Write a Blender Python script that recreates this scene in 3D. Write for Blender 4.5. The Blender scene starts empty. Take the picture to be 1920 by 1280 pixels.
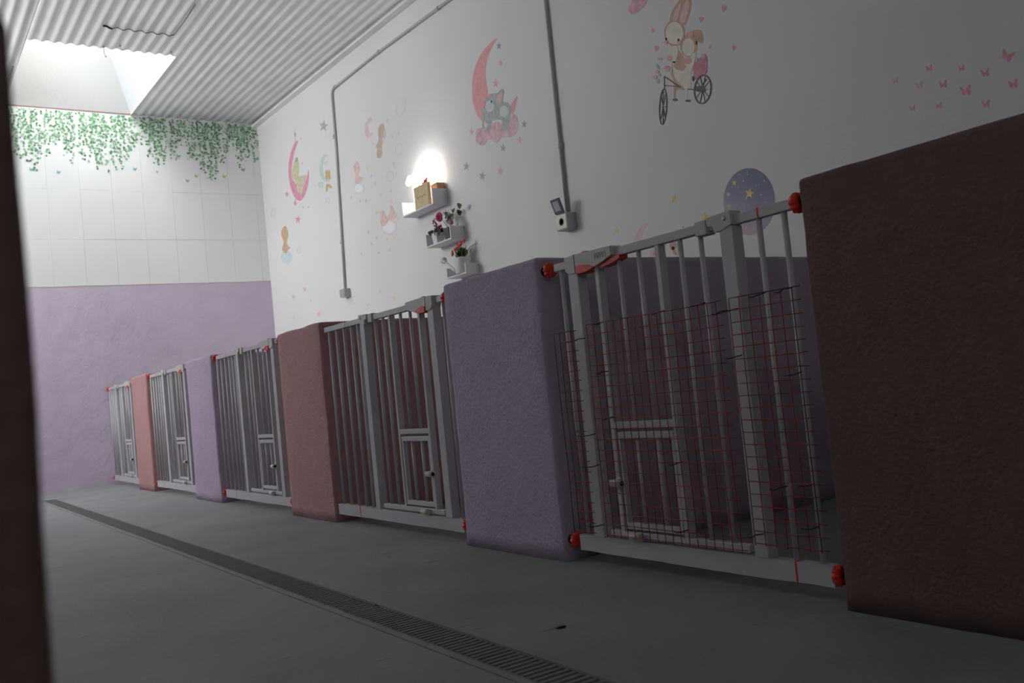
import bpy, bmesh, math, random
from mathutils import Vector, Matrix, noise
random.seed(7)
PI = math.pi
C = bpy.context.scene.collection
S = bpy.context.scene

# ------------------------------------------------------------------ key dimensions (metres)
XF, XW, YD = 1.951, 3.955, 11.076          # pen fronts, right wall, far wall
XL, YB = -1.95, -1.6                       # left wall, wall behind the viewer
H = 1.10                                   # height of the low pen walls
def ceil_z(y): return 3.921 + 0.0274 * y
CAM = Vector((0, 0, 0.6422))
F = Vector((0.55854906, 0.82804902, 0.0485569))
R = Vector((0.82764315, -0.55247749, -0.0988708))
U = Vector((0.05504327, -0.09541198, 0.99391488))
FPX = 1726.1
def ray(px, py): return F + R * ((px - 960) / FPX) - U * ((py - 640) / FPX)
def on_wall(px, py, x=XW):                 # a point of the right wall
    d = ray(px, py); return CAM + d * ((x - CAM.x) / d.x)
def on_far(px, py, y=YD):
    d = ray(px, py); return CAM + d * ((y - CAM.y) / d.y)

SKY_TOP, SKY_SIDE = 6.0, 12.0
# ------------------------------------------------------------------ materials
def lin(c): 
    c /= 255.0
    return c / 12.92 if c <= 0.04045 else ((c + 0.055) / 1.055) ** 2.4
def rel(r, g, b, w, base=0.78):            # own colour of a thing seen next to a white wall of grey value w
    k = base / lin(w)
    return (min(lin(r) * k, .9), min(lin(g) * k, .9), min(lin(b) * k, .9))
MATS = {}
def mat(name, col, rough=0.6, spec=0.3, metal=0.0, var=0.0, vscale=8.0, bump=0.0, bscale=60.0, col2=None, bump2=0.0, b2scale=6.0, trans=0.0, emit=None, estr=0.0):
    if name in MATS: return MATS[name]
    m = bpy.data.materials.new(name); m.use_nodes = True
    nt = m.node_tree; N = nt.nodes; L = nt.links
    b = N['Principled BSDF']
    b.inputs['Base Color'].default_value = (*col, 1)
    b.inputs['Roughness'].default_value = rough
    b.inputs['Specular IOR Level'].default_value = spec
    b.inputs['Metallic'].default_value = metal
    if trans: b.inputs['Transmission Weight'].default_value = trans
    if emit:
        b.inputs['Emission Color'].default_value = (*emit, 1); b.inputs['Emission Strength'].default_value = estr
    tc = N.new('ShaderNodeTexCoord')
    if var > 0:
        n = N.new('ShaderNodeTexNoise'); n.inputs['Scale'].default_value = vscale; n.inputs['Detail'].default_value = 5
        L.new(tc.outputs['Object'], n.inputs['Vector'])
        r = N.new('ShaderNodeMapRange'); r.inputs[1].default_value = 0.3; r.inputs[2].default_value = 0.7
        r.clamp = True
        L.new(n.outputs['Fac'], r.inputs[0])
        mx = N.new('ShaderNodeMix'); mx.data_type = 'RGBA'
        c2 = col2 if col2 else tuple(max(0, c * (1 - var)) for c in col)
        mx.inputs[6].default_value = (*col, 1); mx.inputs[7].default_value = (*c2, 1)
        L.new(r.outputs[0], mx.inputs[0]); L.new(mx.outputs[2], b.inputs['Base Color'])
    if bump > 0:
        n = N.new('ShaderNodeTexNoise'); n.inputs['Scale'].default_value = bscale; n.inputs['Detail'].default_value = 4
        L.new(tc.outputs['Object'], n.inputs['Vector'])
        bp = N.new('ShaderNodeBump'); bp.inputs['Strength'].default_value = bump; bp.inputs['Distance'].default_value = 0.01
        L.new(n.outputs['Fac'], bp.inputs['Height'])
        last = bp
        if bump2 > 0:
            n2 = N.new('ShaderNodeTexNoise'); n2.inputs['Scale'].default_value = b2scale; n2.inputs['Detail'].default_value = 3
            L.new(tc.outputs['Object'], n2.inputs['Vector'])
            b2 = N.new('ShaderNodeBump'); b2.inputs['Strength'].default_value = bump2; b2.inputs['Distance'].default_value = 0.05
            L.new(n2.outputs['Fac'], b2.inputs['Height']); L.new(bp.outputs[0], b2.inputs['Normal']); last = b2
        L.new(last.outputs[0], b.inputs['Normal'])
    MATS[name] = m
    return m
M_white = mat('white_plaster', (.79, .785, .775), .75, .2, var=.05, vscale=1.2, bump=.16, bscale=70, bump2=.08, b2scale=5)
M_purple = mat('lilac_plaster', (.50, .405, .535), .8, .2, var=.08, vscale=3, bump=.5, bscale=75, bump2=.25, b2scale=9)
M_pink = mat('pink_plaster', (.50, .285, .280), .8, .2, var=.08, vscale=3, bump=.5, bscale=75, bump2=.25, b2scale=9)
M_pink_shaded = mat('shaded_pink_plaster', (.165, .105, .094), .85, .15, var=.10, vscale=4, bump=.5, bscale=75, bump2=.25, b2scale=9)  # pink plaster darkened, the foreground shade put into its colour
M_tile = mat('white_glazed_tile', (.80, .82, .80), .16, .5, var=.03, vscale=1.5, bump=.03, bscale=12)
M_grout = mat('tile_grout', (.74, .74, .71), .8, .2)
M_cream = mat('cream_render', (.41, .412, .39), .8, .2, var=.04, vscale=3, bump=.2, bscale=40)
M_roof = mat('fibre_cement', (.85, .85, .85), .8, .2, var=.10, vscale=2.5, bump=.2, bscale=50)
M_gate = mat('white_powder_coat', (.52, .515, .54), .42, .4, var=.05, vscale=14)
M_gplastic = mat('cream_plastic', (.56, .55, .51), .5, .35)
M_red = mat('red_plastic', (.72, .035, .012), .35, .4)
M_black = mat('black_rubber', (.012, .014, .014), .6, .3)
M_steel = mat('steel', (.45, .45, .44), .35, .5, metal=.9)
M_wire = mat('red_coated_wire', (.50, .016, .012), .5, .3, var=.7, vscale=16, col2=(.12, .010, .012))
M_wirek = mat('dark_wire', (.012, .012, .016), .5, .3)
M_conduit = mat('grey_conduit', (.47, .47, .445), .5, .3)
M_boxg = mat('grey_box_plastic', (.46, .47, .45), .5, .3)
M_grate = mat('grey_plastic_grate', (.21, .215, .22), .6, .3, var=.12, vscale=10)
M_gframe = mat('grey_channel_edge', (.28, .28, .285), .6, .3, var=.12, vscale=10)
M_hole = mat('channel_dark', (.03, .03, .032), .9, .1)
M_shelf = mat('white_board', (.72, .71, .76), .45, .4)
M_rust = mat('red_brown_sealant', (.30, .17, .14), .7, .2)

def floor_mat():
    m = mat('grey_floor_paint', (.235, .24, .25), .62, .35, bump=.25, bscale=45, bump2=.10, b2scale=3)
    nt = m.node_tree; N = nt.nodes; L = nt.links; b = N['Principled BSDF']
    tc = N.new('ShaderNodeTexCoord')
    n = N.new('ShaderNodeTexNoise'); n.inputs['Scale'].default_value = 2.2; n.inputs['Detail'].default_value = 8
    L.new(tc.outputs['Object'], n.inputs['Vector'])
    cr = N.new('ShaderNodeValToRGB'); cr.color_ramp.elements[0].position = .3; cr.color_ramp.elements[0].color = (.235, .236, .243, 1)
    cr.color_ramp.elements[1].position = .7; cr.color_ramp.elements[1].color = (.295, .298, .308, 1)
    L.new(n.outputs['Fac'], cr.inputs[0])
    # short dark scuffs
    mp = N.new('ShaderNodeMapping'); mp.inputs['Scale'].default_value = (2.0, 9.0, 1); mp.inputs['Rotation'].default_value = (0, 0, .5)
    L.new(tc.outputs['Object'], mp.inputs[0])
    n2 = N.new('ShaderNodeTexNoise'); n2.inputs['Scale'].default_value = 3.1; n2.inputs['Detail'].default_value = 6
    L.new(mp.outputs[0], n2.inputs['Vector'])
    r2 = N.new('ShaderNodeMapRange'); r2.inputs[1].default_value = .66; r2.inputs[2].default_value = .74; r2.clamp = True
    L.new(n2.outputs['Fac'], r2.inputs[0])
    mx = N.new('ShaderNodeMix'); mx.data_type = 'RGBA'; mx.inputs[7].default_value = (.13, .13, .135, 1)
    L.new(r2.outputs[0], mx.inputs[0]); L.new(cr.outputs[0], mx.inputs[6]); L.new(mx.outputs[2], b.inputs['Base Color'])
    return m
M_floor = floor_mat()

# ------------------------------------------------------------------ mesh builder
class MB:
    def __init__(s): s.bm = bmesh.new(); s.mi = 0
    def _tag(s, faces):
        for f in faces: f.material_index = s.mi
    def box(s, x0, x1, y0, y1, z0, z1, rot=None, bev=0):
        bm = s.bm
        r = bmesh.ops.create_cube(bm, size=1)
        vs = r['verts']
        for v in vs:
            v.co = Vector(((x0 + x1) / 2 + v.co.x * (x1 - x0), (y0 + y1) / 2 + v.co.y * (y1 - y0), (z0 + z1) / 2 + v.co.z * (z1 - z0)))
        fs = {f for v in vs for f in v.link_faces}
        if bev:
            es = {e for v in vs for e in v.link_edges}
            rr = bmesh.ops.bevel(bm, geom=list(es), offset=bev, segments=2, affect='EDGES', profile=.5)
            vs = {v for f in rr['faces'] for v in f.verts}
            fs = {f for v in vs for f in v.link_faces}
            vs = {v for f in fs for v in f.verts}
        if rot:
            bmesh.ops.transform(bm, matrix=rot, verts=list(vs))
        s._tag(fs); return s
    def tube(s, p0, p1, r0, r1=None, n=12, cap=True):
        if r1 is None: r1 = r0
        p0 = Vector(p0); p1 = Vector(p1); d = (p1 - p0)
        if d.length < 1e-7: return s
        q = d.normalized().to_track_quat('Z', 'Y')
        a = []; b = []
        for i in range(n):
            t = 2 * PI * i / n; v = Vector((math.cos(t), math.sin(t), 0))
            a.append(s.bm.verts.new(p0 + q @ (v * r0))); b.append(s.bm.verts.new(p1 + q @ (v * r1)))
        fs = []
        for i in range(n):
            j = (i + 1) % n; f = s.bm.faces.new((a[i], a[j], b[j], b[i])); f.smooth = True; fs.append(f)
        if cap: fs.append(s.bm.faces.new(a[::-1])); fs.append(s.bm.faces.new(b))
        s._tag(fs); return s
    def path(s, pts, r, n=8):
        pts = [Vector(p) for p in pts]; rings = []
        for i, p in enumerate(pts):
            d = (pts[min(i + 1, len(pts) - 1)] - pts[max(i - 1, 0)]).normalized()
            q = d.to_track_quat('Z', 'Y'); rr = r[i] if isinstance(r, (list, tuple)) else r
            rings.append([s.bm.verts.new(p + q @ Vector((math.cos(2 * PI * k / n) * rr, math.sin(2 * PI * k / n) * rr, 0))) for k in range(n)])
        fs = []
        for a, b in zip(rings, rings[1:]):
            # align ring b to a
            off = min(range(n), key=lambda o: (b[o].co - a[0].co).length)
            for k in range(n):
                try:
                    f = s.bm.faces.new((a[k], a[(k + 1) % n], b[(k + 1 + off) % n], b[(k + off) % n])); f.smooth = True; fs.append(f)
                except ValueError: pass
        fs.append(s.bm.faces.new(rings[0][::-1])); fs.append(s.bm.faces.new(rings[-1]))
        s._tag(fs); return s
    def lathe(s, prof, at=(0, 0, 0), axis=None, n=24, wob=None):
        q = (Vector(axis).normalized().to_track_quat('Z', 'Y')) if axis else None
        rings = []
        for (r, z) in prof:
            ring = []
            for i in range(n):
                t = 2 * PI * i / n; rr = r * (wob(t) if wob else 1)
                v = Vector((rr * math.cos(t), rr * math.sin(t), z))
                if q: v = q @ v
                ring.append(s.bm.verts.new(Vector(at) + v))
            rings.append(ring)
        fs = []
        for a, b in zip(rings, rings[1:]):
            for i in range(n):
                j = (i + 1) % n; f = s.bm.faces.new((a[i], a[j], b[j], b[i])); f.smooth = True; fs.append(f)
        fs.append(s.bm.faces.new(rings[0][::-1])); fs.append(s.bm.faces.new(rings[-1]))
        s._tag(fs); return s
    def prism(s, pts, d):                  # closed planar outline (3D points) pushed along d
        pts = [Vector(p) for p in pts]; d = Vector(d)
        a = [s.bm.verts.new(p) for p in pts]; b = [s.bm.verts.new(p + d) for p in pts]
        fs = [s.bm.faces.new(a[::-1]), s.bm.faces.new(b)]
        n = len(pts)
        for i in range(n):
            j = (i + 1) % n; fs.append(s.bm.faces.new((a[i], a[j], b[j], b[i])))
        s._tag(fs); return s
    def poly(s, pts):
        f = s.bm.faces.new([s.bm.verts.new(p) for p in pts]); s._tag([f]); return s
    def sphere(s, c, r, sx=1, sy=1, sz=1, sub=2, rot=None):
        rr = bmesh.ops.create_icosphere(s.bm, subdivisions=sub, radius=r)
        for v in rr['verts']:
            co = Vector((v.co.x * sx, v.co.y * sy, v.co.z * sz))
            if rot: co = rot @ co
            v.co = co + Vector(c)
        fs = {f for v in rr['verts'] for f in v.link_faces}
        for f in fs: f.smooth = True
        s._tag(fs); return s
    def build(s, name, mats, parent=None, loc=None):
        me = bpy.data.meshes.new(name)
        if loc is not None: bmesh.ops.translate(s.bm, verts=s.bm.verts, vec=-Vector(loc))
        bmesh.ops.recalc_face_normals(s.bm, faces=s.bm.faces)
        s.bm.to_mesh(me); s.bm.free()
        for m in (mats if isinstance(mats, (list, tuple)) else [mats]): me.materials.append(m)
        o = bpy.data.objects.new(name, me); C.objects.link(o)
        if loc is not None and parent is None: o.location = loc
        if parent: o.parent = parent
        return o
def tag(o, label=None, cat=None, group=None, kind=None):
    if label: o['label'] = label
    if cat: o['category'] = cat
    if group: o['group'] = group
    if kind: o['kind'] = kind
    return o
def empty(name, loc, label, cat, group=None):
    e = bpy.data.objects.new(name, None); C.objects.link(e); e.location = loc; e.empty_display_size = .05
    return tag(e, label, cat, group)
def sub(root, mb, name, m):                # part given in world coordinates, parented to a root that is only translated
    bmesh.ops.translate(mb.bm, verts=mb.bm.verts, vec=-root_world(root))
    return mb.build(name, m, root)
def root_world(o):
    v = Vector((0, 0, 0))
    while o is not None: v += o.location; o = o.parent
    return v

# ------------------------------------------------------------------ the room
def struct(name, mb, m):
    return tag(mb.build(name, m), kind='structure')
DX0, DX1 = 1.088, 1.232                    # drain channel in the floor
fl = MB()
fl.box(XL - .1, DX0, YB - .1, YD + .1, -.12, 0)
fl.box(DX1, XW + .1, YB - .1, YD + .1, -.12, 0)
fl.box(DX0, DX1, 9.9, YD + .1, -.12, 0)
fl.box(DX0, DX1, YB - .1, 9.9, -.12, -.06)
struct('floor', fl, M_floor)
struct('wall_right', MB().box(XW, XW + .15, YB - .1, YD + .15, 0, 4.42), M_white)
WY0, WY1, WZ0, WZ1 = 8.1, 10.95, 2.45, 4.08    # long window band added to the unseen left wall to brighten the room
b = MB(); b.box(XL - .15, XL, YB - .1, WY0, 0, 4.42); b.box(XL - .15, XL, WY1, YD + .15, 0, 4.42)
b.box(XL - .15, XL, WY0, WY1, 0, WZ0); b.box(XL - .15, XL, WY0, WY1, WZ1, 4.42)
struct('wall_left', b, M_white)
struct('wall_left_lilac_band', MB().box(XL - .01, XL + .006, YB, YD, 0, 1.1), M_purple)
b = MB()
for k in range(7):
    y = WY0 + (WY1 - WY0) * k / 6; b.box(XL - .10, XL - .05, max(WY0, y - .02), min(WY1, y + .02), WZ0, WZ1)
b.box(XL - .10, XL - .05, WY0, WY1, WZ0, WZ0 + .04); b.box(XL - .10, XL - .05, WY0, WY1, WZ1 - .04, WZ1)
struct('added_window_1', b, M_steel)
VX0, VX1, VZ0, VZ1 = -.9, -.1, 2.0, 2.55         # small unseen window added behind the viewer as fill light
b = MB(); b.box(XL, VX0, YB - .15, YB, 0, 4.2); b.box(VX1, XW, YB - .15, YB, 0, 4.2); b.box(VX0, VX1, YB - .15, YB, 0, VZ0); b.box(VX0, VX1, YB - .15, YB, VZ1, 4.2)
struct('wall_front', b, M_white)
b = MB(); b.box(VX0, VX1, YB - .1, YB - .06, VZ0, VZ0 + .04); b.box(VX0, VX1, YB - .1, YB - .06, VZ1 - .04, VZ1); b.box(VX0, VX0 + .04, YB - .1, YB - .06, VZ0, VZ1); b.box(VX1 - .04, VX1, YB - .1, YB - .06, VZ0, VZ1); b.box(-.52, -.48, YB - .1, YB - .06, VZ0, VZ1)
struct('added_window_2', b, M_steel)

# far wall: lilac render below, glazed tiles above, cream render above the roof line
b = MB(); b.box(XL, XW, YD + .004, YD + .15, 0, 4.24)
struct('wall_far', b, M_grout)
b = MB()
n = 90; top = []
for i in range(n + 1):
    x = XL + (XW - XL) * i / n
    top.append((x, YD - .004, 2.222 + .016 * (x - 1.3) / 2.6 + .007 * noise.noise(Vector((x * 3, 0, 0)))))
b.prism([(XL, YD - .004, 0)] + [(XW, YD - .004, 0)] + top[::-1], (0, .02, 0))
struct('wall_far_lilac_band', b, mat('lit_lilac_plaster', (.62, .53, .655), .8, .2, var=.08, vscale=2.5, bump=.5, bscale=75, bump2=.3, b2scale=6))  # lilac lightened, the stronger light on the far wall put into the colour
b = MB(); rnd = random.Random(3)
b2 = MB()
for i, p in enumerate(top[:-1]):
    q = top[i + 1]
    b2.box(p[0], q[0], YD - .006, YD - .001, p[2] - .002, p[2] + .004)
struct('trim_1', b2, mat('thin_rose_line', (.55, .33, .33), .7, .2))
xb = [XL + .0 + .3345 * k for k in range(-1, 30)]
x = 1.517
cols = [x + .335 * k for k in range(-11, 9)]
zb = [2.19, 2.752, 3.318, 3.884, 4.225]
for i in range(len(cols) - 1):
    xa, xb_ = cols[i] + .0007, cols[i + 1] - .0007
    if xb_ > XW: xb_ = XW
    if xa < XL: xa = XL
    if xb_ - xa < .02: continue
    for j in range(4):
        za, zc = zb[j] + .0007, zb[j + 1] - .0007
        ty = rnd.uniform(-.0022, .0022); tx = rnd.uniform(-.0016, .0016)
        def Y(u, v): return YD + ty * v + tx * u
        sk = .009 * (xa - 1.5) / 2.4 if j else 0
        P = [(xa, Y(-1, -1), za + sk), (xb_, Y(1, -1), za + sk), (xb_, Y(1, 1), zc + sk), (xa, Y(-1, 1), zc + sk)]
        b.prism(P, (0, .02, 0))
struct('wall_far_tiles', b, M_tile)
b = MB(); b.box(XL, XW, YD + .0, YD + .15, 4.235, 5.7)
struct('wall_far_above_roof', b, M_cream)
b = MB(); b.box(1.0, 2.47, YD - .008, YD + .004, 4.222, 4.232)
struct('trim_2', b, M_rust)

# corrugated roof sheets with the opening
SX0, SX1, SY0 = 1.155, 2.452, 8.98
PIT, AMP = .098, .0088
def roof_piece(x0, x1, y0, y1, dz=0, thick=.012, amp=AMP):
    mb = MB(); n = max(2, int((x1 - x0) / PIT * 10)); ny = 2
    V = []
    for t in (0, thick):
        for yy in (y0, y1):
            row = []
            for i in range(n + 1):
                xx = x0 + (x1 - x0) * i / n
                row.append(mb.bm.verts.new((xx, yy, ceil_z(yy) + dz + t + amp * math.cos(2 * PI * (xx - SX1) / PIT + PI))))
            V.append(row)
    lo0, lo1, hi0, hi1 = V
    for i in range(n):
        for q in ((lo0[i], lo0[i + 1], lo1[i + 1], lo1[i]), (hi0[i], hi1[i], hi1[i + 1], hi0[i + 1]),
                  (lo0[i], hi0[i], hi0[i + 1], lo0[i + 1]), (lo1[i], lo1[i + 1], hi1[i + 1], hi1[i])):
            f = mb.bm.faces.new(q); f.smooth = True
    mb.bm.faces.new((lo0[0], lo1[0], hi1[0], hi0[0])); mb.bm.faces.new((lo0[n], hi0[n], hi1[n], lo1[n]))
    return mb
struct('ceiling', roof_piece(SX1, XW + .02, YB - .1, YD + .02), M_roof)
struct('ceiling_sheets_middle', roof_piece(SX0, SX1, YB - .1, SY0), M_roof)
struct('ceiling_sheets_left', roof_piece(XL - .1, SX0, YB - .1, YD + .02), M_roof)
# last sheet edge standing a little below the others along the right wall
struct('trim_3', MB().prism([(XW - .075, YB, ceil_z(YB) - .018), (XW + .0, YB, ceil_z(YB) - .018), (XW + .0, YD, ceil_z(YD) - .018), (XW - .075, YD, ceil_z(YD) - .018)], (0, 0, -.022)), M_roof)
# translucent leaning side of the light shaft
b = MB(); b.prism([(SX1 + .01, SY0 - .1, ceil_z(SY0) + .02), (SX1 + .01, YD, ceil_z(YD) + .01), (2.18, YD, 5.30), (2.18, SY0 - .1, 5.27)], (.02, 0, .005))
struct('wall_shaft_side', b, mat('white_shaft_sheet', (.56, .59, .62), .6, .3))

b = MB(); b.box(SX0 - .05, 2.2, SY0 - .06, SY0 - .03, ceil_z(SY0) + .03, 4.65)  # unseen shaft wall, added to cut the sky light on the rear wall
struct('added_shaft_front', b, M_cream)
b = MB(); b.box(SX0 - .05, SX0 - .02, SY0 - .03, YD, ceil_z(SY0) + .03, 5.30)  # second unseen shaft wall, likewise added to limit the sky light
struct('added_shaft_left', b, M_cream)

# dark bead standing for the shadow at a lapped ceiling sheet edge
mb = MB(); pts = []
for i in range(70):
    xx = 1.70 + .60 * i / 69; yy = 8.43
    pts.append((xx, yy, ceil_z(yy) - .0095 + AMP * math.cos(2 * PI * (xx - SX1) / PIT + PI)))
mb.path(pts, [(.0075 if i < 9 else .0035) for i in range(70)], 6)
mb.path([(2.30, 8.43, ceil_z(8.43) - .008), (2.30, 8.0, ceil_z(8.0) - .014), (2.29, 7.66, ceil_z(7.66) - .010)], .003, 6)
tag(mb.build('sheet_lap_shadow', M_wirek), 'dark wavy shadow line along a lapped sheet edge on the corrugated ceiling', 'crack')
for i, (px, y, s_, lab) in enumerate([(1.79, 8.93, .09, 'longest thin metal hook hanging at the front edge of the roof opening'), (1.92, 8.86, .03, 'short roof hook just right of the long hanging hook'), (2.38, 8.86, .03, 'short roof hook near the right corner of the roof opening')]):
    z = ceil_z(y) - .01
    mb = MB(); mb.path([(px, y, z + .02), (px, y, z - s_ * .5), (px + .006, y, z - s_), (px + .016, y, z - s_ - .006), (px + .018, y, z - s_ + .008)], .0028, 6)
    mb.box(px - .008, px + .008, y - .008, y + .008, z - .006, z + .004)
    tag(mb.build('roof_hook', M_steel), lab, 'hook', 'roof hooks by the opening')

# ------------------------------------------------------------------ low plastered pen walls
def rough(mb, amp=.004, step=.06):
    bm = mb.bm
    xs = [v.co.x for v in bm.verts]; ys = [v.co.y for v in bm.verts]; zs = [v.co.z for v in bm.verts]
    for ax, (a, b_) in enumerate(((min(xs), max(xs)), (min(ys), max(ys)), (min(zs), max(zs)))):
        st = step
        k = a + st
        while k < b_ - .02:
            co = [0, 0, 0]; co[ax] = k; no = [0, 0, 0]; no[ax] = 1
            bmesh.ops.bisect_plane(bm, geom=bm.verts[:] + bm.edges[:] + bm.faces[:], plane_co=co, plane_no=no)
            k += st
    for v in bm.verts:
        if v.co.z < .002: 
            s_ = 1.6
        else: s_ = 1
        nv = noise.noise_vector(v.co * 5.5) * amp * s_ + noise.noise_vector(v.co * 17) * amp * .45
        if v.co.z < .002: nv.z = 0
        v.co += nv
    for f in bm.faces: f.smooth = True
def pen_wall(y0, y1, m, label, side=1, group='low plastered walls between the pens'):
    t = .13
    if side == 1:
        out = [(XF, y0), (XF, y1), (XF + t, y1), (XF + t, y0 + t), (XW + .01, y0 + t), (XW + .01, y0)]
    else:
        out = [(.125, y0), (.125, y1), (.125 - t, y1), (.125 - t, y0 + t), (XL - .01, y0 + t), (XL - .01, y0)]
    mb = MB(); mb.prism([(x, y, 0) for x, y in out], (0, 0, H))
    bm = mb.bm
    es = [e for e in bm.edges if not (e.verts[0].co.z < .01 and e.verts[1].co.z < .01)]
    bmesh.ops.bevel(bm, geom=es, offset=.014, segments=3, affect='EDGES', profile=.5)
    bmesh.ops.triangulate(bm, faces=[f for f in bm.faces if len(f.verts) > 4])
    rough(mb)
    o = mb.build('low_pen_wall', m, loc=((XF if side == 1 else .1), y0, 0))
    for p in o.data.polygons: p.use_smooth = True
    return tag(o, label, 'low wall', group)
pen_wall(.84, 1.517, M_pink_shaded, 'shade-darkened pink low wall in the right foreground, nearest and largest')
pen_wall(2.690, 3.379, M_purple, 'lilac low wall between the two nearest gates, under the wall shelves')
pen_wall(4.768, 5.446, M_pink, 'pink low wall left of the second gate, second lilac-or-pink block from the shelves')
pen_wall(6.901, 7.599, M_purple, 'lilac low wall between the third and fourth gates')
pen_wall(9.053, 9.703, M_pink, 'small distant pink low wall beside the furthest gate')
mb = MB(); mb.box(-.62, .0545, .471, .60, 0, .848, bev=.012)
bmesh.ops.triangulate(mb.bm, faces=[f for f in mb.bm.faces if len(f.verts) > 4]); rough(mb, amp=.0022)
o = mb.build('low_wall_end', M_pink_shaded, loc=(0, .5, 0))  # darkened pink again, shade on the wall end held in the colour
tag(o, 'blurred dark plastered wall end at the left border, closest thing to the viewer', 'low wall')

# ------------------------------------------------------------------ drain
fr = empty('floor_drain', (1.16, 5, 0), 'long narrow slotted drain channel running down the middle of the grey floor', 'drain')
sub(fr, MB().box(DX0, DX0 + .022, YB, 9.9, -.05, .003), 'channel_edge', M_gframe)
sub(fr, MB().box(DX1 - .010, DX1, YB, 9.9, -.05, .003), 'channel_edge', M_gframe)
sub(fr, MB().box(DX0 + .022, DX1 - .010, YB, 9.9, -.058, -.05), 'channel_bed', M_hole)
gy = [-.14, 1.235, 2.71, 4.09, 5.42, 6.865, 8.24, 9.88]
for a, b_ in zip(gy, gy[1:]):
    mb = MB(); a2, b2_ = a + .004, b_ - .004
    x0, x1 = DX0 + .024, DX1 - .012
    mb.box(x0, x0 + .006, a2, b2_, -.018, .002); mb.box(x1 - .006, x1, a2, b2_, -.018, .002)
    mb.box(x0, x1, a2, a2 + .008, -.018, .002); mb.box(x0, x1, b2_ - .008, b2_, -.018, .002)
    y = a2 + .018
    while y < b2_ - .012:
        mb.box(x0 + .004, x1 - .004, y, y + .012, -.018, .002); y += .0245
    mb.box((x0 + x1) / 2 - .003, (x0 + x1) / 2 + .003, a2, b2_, -.018, -.006)
    sub(fr, mb, 'grate_section', M_grate)

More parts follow.
